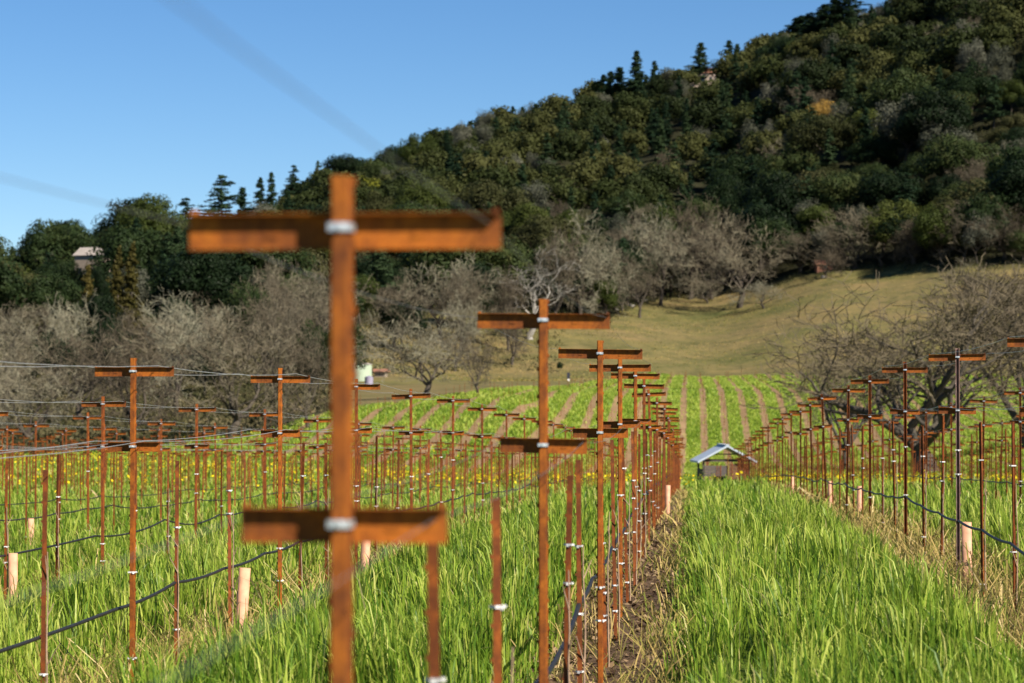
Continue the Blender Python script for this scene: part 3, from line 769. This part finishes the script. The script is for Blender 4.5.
def conifer(seed, h=20.0, w=8.0, bare=.12, gap=.0, mat=M_PINE, size=.25, power=.75):
    r = np.random.default_rng(seed); C = []; Nn = []; segs = [(np.array([0, 0, -.5]), np.array([r.normal(0, .25), r.normal(0, .25), h * .97]), .30, .03)]
    z = h * bare
    while z < h * .985:
        f = 1 - (z / h - bare) / (1 - bare); Rr = w / 2 * f ** power * r.uniform(.65, 1.12) + .25
        nb = r.integers(4, 8)
        for b in range(nb):
            if r.uniform() < gap: continue
            a = r.uniform(0, 2 * math.pi); L = Rr * r.uniform(.45, 1.15) * (1 + .28 * math.cos(a - z * .35 - seed)); dz = r.uniform(-.3, .3) * L
            m = int(14 + L * 24); u = r.uniform(.08, 1, m) ** .8
            P = np.stack([np.cos(a) * L * u + r.normal(0, .16 + .16 * L * .3, m), np.sin(a) * L * u + r.normal(0, .16 + .05 * L, m), z + dz * u + r.normal(0, .16, m)], 1)
            C.append(P); Nn.append(np.stack([np.cos(a) * np.ones(m) * .5, np.sin(a) * np.ones(m) * .5, np.ones(m)], 1) + r.normal(0, .6, (m, 3)))
            segs.append((np.array([0, 0, z]), np.array([np.cos(a) * L, np.sin(a) * L, z + dz]), .06, .02))
        z += h * r.uniform(.016, .040)
    C = np.concatenate(C); Nn = np.concatenate(Nn); V, Q_ = quads_np(C, size * r.uniform(.6, 1.3, len(C)), Nn, r=r)
    return segs_mesh('trunk', segs, 5, M_BARK), mesh_np('crown', V, Q_, None, mat)
CONS = [conifer(500), conifer(501, h=18, w=7, gap=.15), conifer(502, h=22, w=10, gap=.25, bare=.2, power=.6)]
RUSS = [conifer(510, h=15, w=6.5, mat=M_RUSSET)]

LANDMARKS = [('hilltop house', 705, 57), ('golden tree', 825, 110), ('hillside house', 770, 172), ('white roofed house', 95, 245), ('water tank', 362, 367),
             ('terracotta shed', 823, 263), ('tall crested conifer', 222, 190), ('broad pasture oak', 740, 250), ('yellow-green tree', 368, 190), ('pale sycamore', 530, 290), ('great bare oak', 930, 360)]
used_labels = {}
def tree_label(look, px, py):
    nm, lx, ly = min(LANDMARKS, key=lambda L: (L[1] - px) ** 2 + ((L[2] - py) * 1.3) ** 2)
    dx, dy = px - lx, py - ly
    side = ('uphill from' if dy < 0 else 'downhill from') if abs(dy) * 1.4 > abs(dx) else ('on the steep-hill side of' if dx > 0 else 'on the thicket side of')
    key = (look, side, nm); used_labels.setdefault(key, []).append((dx * dx + dy * dy))
    return key
pending = []
def tree(name, meshes, X, Y, h_ref, w_ref, height, width, look, cat='tree', group=None, label=None, rz=None):
    trunk, crown = meshes
    z = float(ground(X, Y))
    r = empty(name, (X, Y, z), float(rng.uniform(0, 6.28)) if rz is None else rz)
    r.scale = (width / w_ref, width / w_ref, height / h_ref)
    link('trunk', trunk, r); link('crown', crown, r)
    px, py = float(px_of(X, Y)), float(py_of(z + height * .6, Y))
    tag(r, label, cat, group)
    if not label: pending.append((r, tree_label(look, px, py), px, py))
    return r

# ------------------------------------------------------------------ bare trees placed one by one: (column, base row, top row, width px)
BG = 'bare oaks below the wooded hill'
def bare_at(x, yb, yt, wpx, meshes=None, label=None, look='bare oak', name='bare_oak', ymin=190, ref=(12, 13), rz=None, group=BG, Y=None):
    if Y is None: X, Y, z = at_px(x, yb, ymin)
    else: X = t_of_px(x) * Y; z = float(ground(X, Y))
    yb = float(py_of(z, Y))
    hgt = max(3.5, (yb - yt) * Y / F); wid = wpx * 1.08 * Y / F
    return tree(name, meshes or BARE[int(rng.integers(0, len(BARE)))], X, Y, ref[0], ref[1], hgt, wid, look, label=label, group=group, rz=rz)
for x, yb, yt, w in [(35, 450, 342, 125), (130, 446, 322, 115), (232, 439, 298, 165), (308, 428, 322, 70), (-25, 440, 330, 100), (82, 428, 312, 110), (178, 418, 300, 100), (5, 412, 300, 100), (275, 405, 290, 85),
                     (990, 322, 262, 62), (1018, 336, 266, 66), (965, 300, 258, 40), (-10, 396, 292, 95), (60, 392, 285, 80), (150, 385, 300, 90), (205, 384, 282, 90), (300, 372, 262, 90), (278, 350, 248, 80), (262, 385, 270, 80), (320, 352, 256, 60),
                     (395, 352, 268, 70), (440, 340, 248, 95), (462, 352, 262, 70), (478, 396, 326, 48), (508, 350, 262, 50), (556, 326, 222, 60), (580, 318, 207, 75), (606, 318, 235, 55), (640, 318, 246, 50), (512, 366, 300, 50), (455, 372, 290, 60),
                     (660, 306, 200, 66), (690, 300, 190, 84), (712, 300, 205, 70), (640, 300, 216, 60), (800, 276, 228, 58), (855, 270, 205, 84), (882, 268, 218, 60), (915, 266, 215, 60), (826, 280, 240, 44), (1005, 262, 205, 60), (965, 264, 200, 60)]:
    bare_at(x, yb, yt, w)
bare_at(425, 397, 308, 112, label='rounded bare oak with a short dark trunk at the field edge near the water tank', rz=1.0)
bare_at(740, 308, 212, 105, label='broad bare oak standing alone on the pasture with its shadow beside it', rz=.3)
bare_at(764, 309, 278, 46, label='low tangled bare thicket bush at the foot of the broad pasture oak', name='bare_bush')
bare_at(708, 304, 272, 40, label='low bare bush on the downhill side of the broad pasture oak', name='bare_bush')
bare_at(530, 340, 246, 72, SYC, label='pale white-limbed sycamore among the grey oaks', name='sycamore', ref=(12, 10))
bare_at(930, 470, 245, 310, BARE_DARK[0], label='great dark bare oak with spreading limbs just behind the trellis rows', ref=(15, 20), rz=.6, group='dark bare oaks behind the rows', Y=205)
bare_at(1030, 460, 250, 230, BARE_DARK[1], label='dark bare oak at the picture edge beyond the great spreading oak', ref=(15, 20), rz=2.2, group='dark bare oaks behind the rows', Y=240)
bare_at(845, 450, 318, 120, BARE_DARK[1], label='low dark bare oak half hidden by the great spreading oak', ref=(15, 20), rz=4.0, group='dark bare oaks behind the rows', Y=260)

# ------------------------------------------------------------------ wooded hill
rng = np.random.default_rng(77)
GE = 'evergreen oaks on the wooded hill'; GC = 'conifers on the wooded hill'; GG = 'grey-green trees on the wooded hill'
cand = []
tries = 0
cell = {}
def far_enough(x, y, d):
    ci, cj = int(x // 14), int(y // 14)
    for a in range(ci - 2, ci + 3):
        for b in range(cj - 2, cj + 3):
            for (u, v) in cell.get((a, b), ()):
                if (u - x) ** 2 + (v - y) ** 2 < d * d: return False
    return True
clear = [(375, 275, 34, 16), (772, 192, 11, 14), (705, 96, 20, 20), (97, 303, 26, 50), (826, 132, 16, 13), (368, 216, 20, 13), (730, 178, 12, 11), (752, 180, 12, 11), (905, 175, 28, 15), (935, 178, 18, 13)]
for _ in range(140000):
    Y = math.sqrt(rng.uniform(430 ** 2, 1330 ** 2)); px = rng.uniform(-60, 1090); X = t_of_px(px) * Y
    z = float(ground(X, Y)); py = float(py_of(z, Y))
    if py > forest_line(px) - 2: continue
    if py < -70: continue
    if (78 < px < 142 and Y < 480) or (64 < px < 130 and Y < 668): continue
    if any(((px - a) / c) ** 2 + ((py - b) / d) ** 2 < 1 for a, b, c, d in clear): continue
    if not far_enough(X, Y, (9.2 + Y * .0045) * (.84 if px > 760 else 1.0)): continue
    cell.setdefault((int(X // 14), int(Y // 14)), []).append((X, Y)); cand.append((Y, X, px, py))
cand.sort()
# visibility: the ground rises, so drop what lies behind the crest
vis = []
tsmp = np.linspace(-60, 1090, 231); crest = np.full(231, 999.0)
ysm = np.arange(430, 1400, 6.0)
prof = np.array([py_of(ground(t_of_px(c) * ysm, ysm), ysm) for c in tsmp])
mn = np.minimum.accumulate(prof, axis=1)
for (Y, X, px, py) in cand:
    i = int(np.clip((px + 60) / 5, 0, 230)); j = int(np.clip((Y - 430) / 6, 0, len(ysm) - 1))
    if py - 12 * F / Y > mn[i, j]: continue
    vis.append((Y, X, px, py, py < mn[i, -1] + 9))
print('HILL', len(cand), len(vis))
n_oak = 0; rest = []
order = sorted(vis, key=lambda c: (c[0] - (260 if c[4] else 0)))
for (Y, X, px, py, ridge) in order:
    u = rng.uniform()
    ridge_k = .78 if ridge else 1.0
    conz = .20 if ridge else (.32 if 540 < px < 840 else .16)
    if px > 860 and not ridge: conz = .11
    if u < conz:
        v = int(rng.integers(0, 3)); hgt = rng.uniform(13, 21) * (.8 if ridge else 1)
        tree('conifer', CONS[v], X, Y, (20, 18, 22)[v], (8, 7, 10)[v], hgt, hgt * (.46 if v < 2 else .56), 'dark pointed conifer', group=GC)
    elif u < conz + .10 and Y < 900 and not ridge:
        v = int(rng.integers(0, 5)); hgt = rng.uniform(9, 13)
        tree('bare_oak', BARE[v], X, Y, 12, 13, hgt, hgt * rng.uniform(.9, 1.3), 'bare brown-grey oak', group='bare oaks scattered through the hill woods')
    elif u < conz + (.22 if px > 780 else .17):
        v = int(rng.integers(0, 2)); s = rng.uniform(.8, 1.25)
        tree('grey_pine', (OTRUNK[v], GREYS[v]), X, Y, 1, 1, s * 1.05, s, 'grey tree', group=GG)
    elif n_oak < 292:
        n_oak += 1; s = (.75 + 1.15 * rng.uniform() ** 1.7) * (1 + max(0, Y - 800) / 2500) * ridge_k; v = int(rng.integers(0, 6))
        if rng.uniform() < .15: tree('evergreen_oak', (OTRUNK[v % 3], OLIVES[v % 3]), X, Y, 1, 1, s * rng.uniform(.85, 1.1), s, 'olive-brown round oak', group=GE)
        elif rng.uniform() < .24: tree('evergreen_oak', (OTRUNK[v % 3], FRESH[v % 3]), X, Y, 1, 1, s * rng.uniform(.85, 1.2), s * .9, 'fresh green evergreen oak', group=GE)
        else: tree('evergreen_oak', (OTRUNK[v % 3], OAKS[v]), X, Y, 1, 1, s * rng.uniform(.85, 1.15), s, 'dark oak', group=GE)
    else: rest.append((Y, X))
print('oaks', n_oak, 'rest', len(rest))
# the remaining crowns: one wood
VV = []; QQ = []; nn = 0
for (Y, X) in rest:
    C, Nn, s, r = OAKCL[int(rng.integers(0, 6))]
    k = rng.uniform(0, 1, len(C)) < .22; sc = rng.uniform(1.0, 1.6); a = rng.uniform(0, 6.28)
    P = C[k] * sc; ca, sa = math.cos(a), math.sin(a)
    P = np.stack([P[:, 0] * ca - P[:, 1] * sa + X, P[:, 0] * sa + P[:, 1] * ca + Y, P[:, 2] + float(ground(X, Y))], 1)
    nk = Nn[k]; nk = np.stack([nk[:, 0] * ca - nk[:, 1] * sa, nk[:, 0] * sa + nk[:, 1] * ca, nk[:, 2]], 1)
    V, Q_ = quads_np(P, s[k] * sc * 2.0, nk); VV.append(V); QQ.append(Q_ + nn); nn += len(V)
if VV:
    M_WOOD = leafy('distant_leaves', [(0, (.013, .020, .007)), (.5, (.029, .038, .011)), (1, (.060, .062, .02))], 'tint', .18, .6)
    tn = np.concatenate([np.full(len(v), rng.uniform(0, 1)) for v in VV])
    tag(link('distant_woods', mesh_np('distant_woods', np.concatenate(VV), np.concatenate(QQ), None, M_WOOD, tint=tn)), 'far evergreen woods merging into one mass up the hill', 'woods', kind='stuff')

# single trees that stand out
def one(name, meshes, x, yb, hpx, wpx, ref, label, group=None, ymin=430):
    X, Y, z = at_px(x, yb, ymin); tree(name, meshes, X, Y, ref[0], ref[1], hpx * Y / F, wpx * Y / F, '', group=group, label=label)
def crest_at(px):
    yy_ = np.arange(430, 1400, 3.0); t = t_of_px(px); pr = py_of(ground(t * yy_, yy_), yy_); k_ = int(np.argmin(pr)); return t * yy_[k_], yy_[k_], float(pr[k_])
RIDGE = [(222, 172, 28, 2, 'tall open-crested conifer standing highest over the blurred crossarm'), (243, 184, 17, 1, 'smaller conifer close beside the tall open-crested conifer'), (187, 195, 22, 2, 'wispy conifer on the ridge between the white roofed house and tall crested conifer'),
 (261, 173, 13, 0, 'pointed conifer on the ridge, lower of a close pair'), (272, 168, 12, 0, 'pointed conifer on the ridge, higher of a close pair'), (294, 162, 14, 2, 'bushy conifer on the ridge next up from the close pair'), (318, 157, 8, 0, 'thin conifer just before the blurred front post'),
 (513, 104, 9, 0, 'tiny conifer on the low middle of the crest'), (536, 102, 12, 1, 'small conifer on the low middle of the crest'), (611, 70, 12, 1, 'conifer where the crest steps up'), (637, 49, 15, 0, 'dark pointed conifer on the crest before the hilltop house'), (655, 60, 10, 1, 'short conifer between the pointed conifer and hilltop house'),
 (701, 42, 16, 0, 'conifer rising straight behind the hilltop house'), (730, 40, 13, 0, 'dark conifer past the hilltop house, taller of a pair'), (738, 44, 10, 1, 'dark conifer past the hilltop house, shorter of a pair'), (750, 50, 11, 0, 'small lone conifer in the dip of the crest'), (767, 52, 10, 1, 'small rounded conifer just above the dip of the crest'),
 (783, 32, 20, 0, 'large dark conifer, lowest where the crest steepens'), (797, 18, 20, 0, 'large dark conifer, middle one where the crest steepens'), (812, 14, 24, 2, 'large dark conifer, uppermost where the crest steepens'), (850, -8, 30, 2, 'broad dark conifer cut by the top edge of the picture'),
 (774, 44, 17, 0, 'slim dark conifer at the lower end of the steep crest clump'), (790, 26, 26, 2, 'full dark conifer inside the steep crest clump'), (804, 16, 24, 0, 'tall dark conifer inside the steep crest clump'), (825, 5, 26, 0, 'tall dark conifer near the upper end of the steep crest clump'), (836, 0, 26, 1, 'rounded dark conifer at the upper end of the steep crest clump'),
 (598, 80, 18, 1, 'rounded conifer just below the step in the crest'), (604, 73, 16, 0, 'pointed conifer on the step in the crest'), (588, 94, 16, 1, 'low conifer below the step in the crest'), (620, 66, 18, 1, 'full conifer above the step in the crest')]
for x, yt, w, v, lab in RIDGE:
    X, Y, pb = crest_at(x); hgt = max(5.0, (pb - yt) * Y / F)
    tree('conifer', CONS[v], X, Y - 2, (20, 18, 22)[v], (8, 7, 10)[v], hgt, max(w * 2.0 * Y / F, 4), '', group=GC, label=lab)
for x, yt, w, lab in ((88, 262, 26, 'russet conifer below the white roofed house, thicket one of three'), (118, 244, 30, 'russet conifer beside the white roofed house, middle one of three'), (132, 240, 32, 'russet conifer beside the white roofed house, hill one of three')):
    Y = 478.0; X = t_of_px(x) * Y; pb = float(py_of(ground(X, Y), Y))
    tree('russet_conifer', RUSS[0], X, Y, 15, 6.5, (pb - yt) * Y / F, w * Y / F, '', group='russet conifers', label=lab)
for x, Y, yt, w, lab in ((68, 575.0, 256, 40, 'dark oak whose crown hides the thicket end of the white roofed house'), (97, 560.0, 262, 36, 'dark oak standing right in front of the white roofed house'), (122, 590.0, 262, 26, 'small dark oak hiding the hill end of the white roofed house'), (92, 500.0, 292, 44, 'low dark oak between the russet conifers')):
    lab = lab.replace('standing right in', 'standing in'); X = t_of_px(x) * Y; pb = float(py_of(ground(X, Y), Y)); v = int(x) % 6
    tree('evergreen_oak', (OTRUNK[v % 3], OAKS[v]), X, Y, 11, 13, (pb - yt) * Y / F, w * Y / F, '', group=GE, label=lab)
one('golden_tree', (OTRUNK[0], GOLD[0]), 826, 128, 26, 30, (9.2, 9), 'small golden-leaved tree alone on the dark steep hill')
one('yellow_tree', (OTRUNK[1], YEL[0]), 368, 212, 38, 40, (10, 9), 'bright yellow-green tree on the hill beside the blurred front post')
one('yellow_tree', (OTRUNK[1], YEL[0]), 730, 172, 16, 24, (10, 9), 'small yellow-green tree next to the hillside house', None)
one('grey_pine', (OTRUNK[1], GREYS[1]), 752, 172, 52, 26, (13, 9.5), 'tall silvery grey-green pine above the hillside house', GG)
one('grey_pine', (OTRUNK[0], GREYS[0]), 905, 165, 68, 62, (13, 9.5), 'broad silvery grey pine, largest on the steep hill', GG)
one('grey_pine', (OTRUNK[0], GREYS[1]), 935, 168, 56, 38, (13, 9.5), 'silvery grey pine leaning on the broad silvery pine', GG)
one('evergreen_oak', (OTRUNK[0], OAKS[1]), 345, 388, 62, 54, (10, 13), 'dark evergreen oak in the shade behind the water tank', GE, 300)
one('evergreen_oak', (OTRUNK[0], OAKS[3]), 800, 275, 26, 34, (10, 12), 'low dark bushy oak beside the terracotta shed', GE, 500)
one('small_bush', (OTRUNK[2], OAKS[2]), 560, 372, 9, 8, (10, 14), 'small round dark bush on the pasture edge', None, 500)

for x, yb, h_, w_ in [(52, 402, 66, 55), (110, 392, 72, 50), (205, 398, 60, 45), (318, 402, 64, 44), (100, 372, 70, 50), (178, 372, 66, 55), (250, 360, 80, 60), (310, 380, 60, 40), (402, 352, 55, 50), (480, 330, 60, 60), (545, 318, 60, 40), (628, 306, 60, 50), (672, 296, 60, 50), (770, 280, 60, 60), (900, 262, 50, 60), (985, 258, 55, 60)]:
    X, Y, z = at_px(x, yb, 330); v = int(rng.integers(0, 6))
    tree('evergreen_oak', (OTRUNK[v % 3], OAKS[v]), X, Y, 10.5, 13, h_ * Y / F, w_ * Y / F, 'dark oak among bare oaks', group=GE)
# number the labels outward from each landmark
byk = {}
for r, key, px, py in pending: byk.setdefault(key, []).append((r, px, py))
LM = {n: (a, b) for n, a, b in LANDMARKS}
for key, L in byk.items():
    lx, ly = LM[key[2]]; L.sort(key=lambda e: (e[1] - lx) ** 2 + (e[2] - ly) ** 2)
    for i, (r, px, py) in enumerate(L): r['label'] = f'{key[0]}, {ordn(i)} out {key[1]} the {key[2]}'

# brush on the wood floor and along its edge
X, Y = sample_wedge(205, 760, .30, 6); z = ground(X, Y); px = px_of(X, Y); py = py_of(z, Y)
k = ((Y > 430) & (py < forest_line(px) + 2 + 7 * np.clip(_sn(X, Y, 9, 44), 0, 1)) & (rng.uniform(0, 1, len(X)) < .6)) | ((px < 330) & ~in_field(X, Y) & (Y > 215)) | ((py < forest_line(px) + 60) & (px > 330) & (px < 560) & (Y > 430) & ~in_field(X, Y) & (rng.uniform(0, 1, len(X)) < .35))
X, Y, z = X[k], Y[k], z[k]; C = []; T = []
base_t = np.clip(.45 + .4 * _sn(X, Y, 13, 31), 0, 1) * np.where(Y > 560, .30, .9)
for j in range(9):
    C.append(np.stack([X + rng.normal(0, .9, len(X)), Y + rng.normal(0, .9, len(X)), z + rng.uniform(0, 1.7, len(X)) * (.6 + .4 * base_t)], 1)); T.append(np.clip(base_t + rng.normal(0, .15, len(X)), 0, 1))
C = np.concatenate(C); T = np.concatenate(T); V, Q_ = quads_np(C, rng.uniform(.12, .36, len(C)))
tag(link('undergrowth', mesh_np('undergrowth', V, Q_, None, M_BRUSH, tint=np.repeat(T, 4))), 'scrubby undergrowth beneath the hillside trees', 'undergrowth', kind='stuff')

# dry tufts over the pasture
X, Y = sample_wedge(440, 720, 1.6, 6); z = ground(X, Y); px = px_of(X, Y); py = py_of(z, Y)
k = (py > forest_line(px) - 4) & ~in_field(X, Y) & (px > 330); X, Y = X[k], Y[k]
k = rng.uniform(0, 1, len(X)) < np.clip(.5 + .6 * _sn(X, Y, 12, 17), .05, 1); X, Y = X[k], Y[k]
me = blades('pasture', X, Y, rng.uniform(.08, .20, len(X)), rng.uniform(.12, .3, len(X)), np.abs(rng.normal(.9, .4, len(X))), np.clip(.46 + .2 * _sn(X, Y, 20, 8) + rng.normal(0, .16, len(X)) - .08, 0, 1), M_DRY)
tag(link('pasture_grass', me), 'short dry grass on the sloping pasture', 'grass', kind='stuff')

# ------------------------------------------------------------------ buildings and small things
M_DARKWOOD = simple('dark_boards', (.055, .042, .035), .85, 0, .35, 5)
M_GREYWOOD = simple('grey_boards', (.085, .068, .062), .85, 0, .3, 5)
M_BROWN = simple('brown_boards', (.13, .055, .025), .85, 0, .4, 4)
M_TIN = simple('roof_tin', (.40, .46, .54), .6, .1, .10, 3)
M_TAN = simple('tan_stucco', (.25, .20, .15), .9, 0, .1, 1)
M_PINKW = simple('pink_stucco', (.34, .27, .225), .9, 0, .1, 1)
M_WHITE = simple('white_paint', (.78, .77, .74), .7, 0, .06, 1)
M_PALEROOF = simple('pale_roof', (.30, .26, .23), .8, 0, .2, .8)
M_TERRA = simple('terracotta', (.26, .115, .07), .85, 0, .25, 1)
M_GLASS = simple('dark_pane', (.03, .035, .04), .15, 0, .1, 1)
M_TANK = simple('tank_green', (.33, .40, .29), .6, 0, .08, 1)
M_LILAC = simple('lilac_tank', (.24, .22, .30), .6, 0, .15, 1)
M_STONE = simple('stone', (.24, .22, .195), .9, 0, .25, 1.5, .4)
def gable_roof(mb, w, d, z0, rise, over, th=.12):
    """two pitched slabs, ridge along y"""
    hw = w / 2 + over; hd = d / 2 + over; zo = z0 - rise * over / (w / 2)
    for s in (-1, 1):
        P = [(0, -hd, z0 + rise), (s * hw, -hd, zo), (s * hw, hd, zo), (0, hd, z0 + rise)]
        P += [(a, b, c + th) for a, b, c in P]
        mb.add(P, [(0, 1, 2, 3), (7, 6, 5, 4), (0, 4, 5, 1), (1, 5, 6, 2), (2, 6, 7, 3), (3, 7, 4, 0)])
# the pump hut at the lane's end
X, Y = t_of_px(723) * 172, 172.0; z = float(ground(X, Y))
hut = empty('pump_hut', (X, Y, z), R(8)); hut.scale = (.98, 1, 1.0)
tag(hut, 'small open-fronted wooden pump hut with a pale tin gable roof at the lane end', 'hut')
zt = 1.62
for sx in (-1, 1):
    for sy in (-1, 1):
        m = MB(); m.box((sx * 1.62, sy * 1.35, zt / 2), (.13, .13, zt)); m.build('corner_post', M_DARKWOOD, hut)
m = MB()
for i in range(4): m.box((-.72, -1.42, .68 + i * .19), (1.66, .03, .172))
m.build('front_panel', M_GREYWOOD, hut)
m = MB()
for i in range(5): m.box((.87, -1.42, .42 + i * .235), (1.36, .03, .212))
m.build('front_panel', M_BROWN, hut)
m = MB()
for i in range(5): m.box((-1.70, 0, .2 + i * .2), (.03, 2.6, .18))
m.build('side_panel', M_DARKWOOD, hut)
m = MB()
for i in range(5): m.box((1.70, 0, .2 + i * .2), (.03, 2.6, .18))
m.build('side_panel', M_BROWN, hut)
m = MB(); m.box((0, -1.35, zt + .05), (3.4, .10, .12)); m.box((0, 1.35, zt + .05), (3.4, .10, .12)); m.box((0, -1.35, zt + .52), (1.9, .07, .09)); m.build('tie_beam', M_DARKWOOD, hut)
m = MB(); m.box((.12, -1.47, .75), (.09, .06, 1.5)); m.build('mullion_post', simple('green_lit_post', (.20, .22, .05), .8), hut)  # green light on this post is put into its base colour
m = MB(); gable_roof(m, 3.5, 3.3, zt + .12, .92, .38, .13); rf = m.build('roof', M_TIN, hut)
m = MB(); m.box((0, 0, zt + .12 + .92 + .14), (.30, 4.1, .06)); m.build('ridge_cap', M_TIN, rf)
m = MB(); m.box((-.2, .1, .6), (.7, .6, 1.1)); m.tube((.6, .2, 0), (.6, .2, 1.0), .16, .16, 10); m.build('pump', simple('pump_blue', (.10, .11, .13), .5), hut)

def house(name, x, yb, wpx, hpx, roofpx, wall, roof, label, cat, rz, depth=.8, ymin=430, windows=3, Y=None):
    if Y is None: X, Y, z = at_px(x, yb, ymin)
    else: X = t_of_px(x) * Y; z = CAMZ + (HOR - yb) * Y / F
    s = Y / F; w = wpx * s; hh = hpx * s; d = w * depth
    r = empty(name, (X, Y, z), rz); tag(r, label, cat)
    m = MB(); m.box((0, 0, hh / 2 - 1.5), (w, d, hh + 3)); m.build('wall', wall, r)
    m = MB()
    # gable ends closed by a solid prism, ridge along x
    rr = roofpx * s; o = .45
    P = [(-w / 2 - o, -d / 2 - o, hh), (w / 2 + o, -d / 2 - o, hh), (w / 2 + o, d / 2 + o, hh), (-w / 2 - o, d / 2 + o, hh), (-w / 2 - o, 0, hh + rr), (w / 2 + o, 0, hh + rr)]
    P = [(a, b, c + .01) for a, b, c in P]
    m.add(P, [(3, 2, 1, 0), (0, 1, 5, 4), (2, 3, 4, 5)], [(0, 4, 3), (1, 2, 5)]); m.build('roof', roof, r)
    for i in range(windows):
        m = MB(); xx = -w / 2 + w * (i + .6) / (windows + .2); m.box((xx, -d / 2 - .02, hh * .52), (w * .10, .05, hh * .36)); m.build('window', M_GLASS, r)
    return r
house('hillside_house', 772, 184, 12, 13, 4, M_TAN, M_PALEROOF, 'small tan house half hidden in the trees of the steep hill', 'house', .25)
house('hilltop_house', 704, 84, 25, 13, 6, M_PINKW, M_TERRA, 'pinkish house on the crest between two conifers', 'house', -.1, .5)
house('white_roofed_house', 96, 296, 36, 42, 9, M_TAN, M_PALEROOF, 'house with a long pale roof showing above the dark trees over the thicket', 'house', -.35, .7, 560)
house('terracotta_shed', 824, 271, 16, 5, 5, M_TERRA, M_TERRA, 'low terracotta shed tucked under the trees at the top of the pasture', 'shed', .2, .7, 500, 1)
house('tank_shed', 381, 377, 11, 5, 3, M_TAN, M_TERRA, 'small tan shed with a red roof beside the water tank', 'shed', -.2, .8, 380, 1)
# water tank
X, Y, z = at_px(361, 381, 330); s = Y / F; rad = 11.0 * s; hh = 14 * s
r = empty('water_tank', (X, Y, z + 2 * s)); tag(r, 'pale green round water tank with a white roof at the field edge', 'water tank')
m = MB(); m.tube((0, 0, -1.5), (0, 0, hh), rad, rad, 28, False); m.build('tank_wall', M_TANK, r, smooth=True)
m = MB(); m.tube((0, 0, hh), (0, 0, hh + .12), rad * 1.03, rad * 1.03, 28, True); m.tube((0, 0, hh + .12), (0, 0, hh + 2.6 * s), rad * 1.02, rad * .35, 28, False); m.tube((0, 0, hh + 2.6 * s), (0, 0, hh + 3.1 * s), rad * .35, .05, 28, True); m.build('roof', M_PALEROOF, r)
X2, Y2, z2 = at_px(372, 384, 330); s = Y2 / F
r = empty('small_tank', (X2, Y2 - 4, float(ground(X2, Y2 - 4)))); tag(r, 'small dull lilac tank in front of the green water tank', 'tank')
m = MB(); m.tube((0, 0, -.5), (0, 0, 8 * s), 4.2 * s, 4.2 * s, 20, False); m.build('tank_wall', M_LILAC, r, smooth=True)
m = MB(); m.tube((0, 0, 8 * s), (0, 0, 9.5 * s), 4.25 * s, .1, 20, True); m.build('lid', M_LILAC, r)
# marker post at the field edge
X, Y, z = at_px(568.5, 383, 440); s = Y / F
r = empty('marker_post', (X, Y, z)); tag(r, 'short dark marker post with a pale foot at the top edge of the field', 'marker post')
m = MB(); m.box((0, 0, 5.2 * s), (.55, .4, 5.5 * s)); m.box((0, 0, 8.0 * s), (.40, .3, .25)); m.build('dark_cover', simple('marker_dark', (.02, .022, .035), .6), r)
m = MB(); m.box((0, 0, 1.0 * s), (.34, .3, 2.6 * s)); m.build('pale_foot', M_WHITE, r)
# stones
def rock(seed, x, yb, wpx, label):
    r = np.random.default_rng(seed); X, Y, z = at_px(x, yb, 500); s = wpx * Y / F / 2
    import bmesh
    bm = bmesh.new(); bmesh.ops.create_icosphere(bm, subdivisions=2, radius=1)
    for v in bm.verts:
        k = 1 + r.normal(0, .10) + .15 * math.sin(3 * v.co.x + seed) ; v.co = Vector((v.co.x * s * k, v.co.y * s * .8 * k, v.co.z * s * .62 * k))
    me = bpy.data.meshes.new('boulder'); bm.to_mesh(me); bm.free(); me.materials.append(M_STONE)
    tag(link('boulder', me, None, (X, Y, z + s * .25)), label, 'boulder', 'boulders on the pasture')
rock(1, 823, 279, 5, 'pale boulder on the upper pasture just below the terracotta shed')
rock(2, 632, 307, 6, 'pale boulder at the edge of the trees, larger of three')
rock(3, 617, 311, 4, 'pale boulder at the edge of the trees, lowest of three')
rock(4, 645, 301, 4, 'pale boulder at the edge of the trees, highest of three')
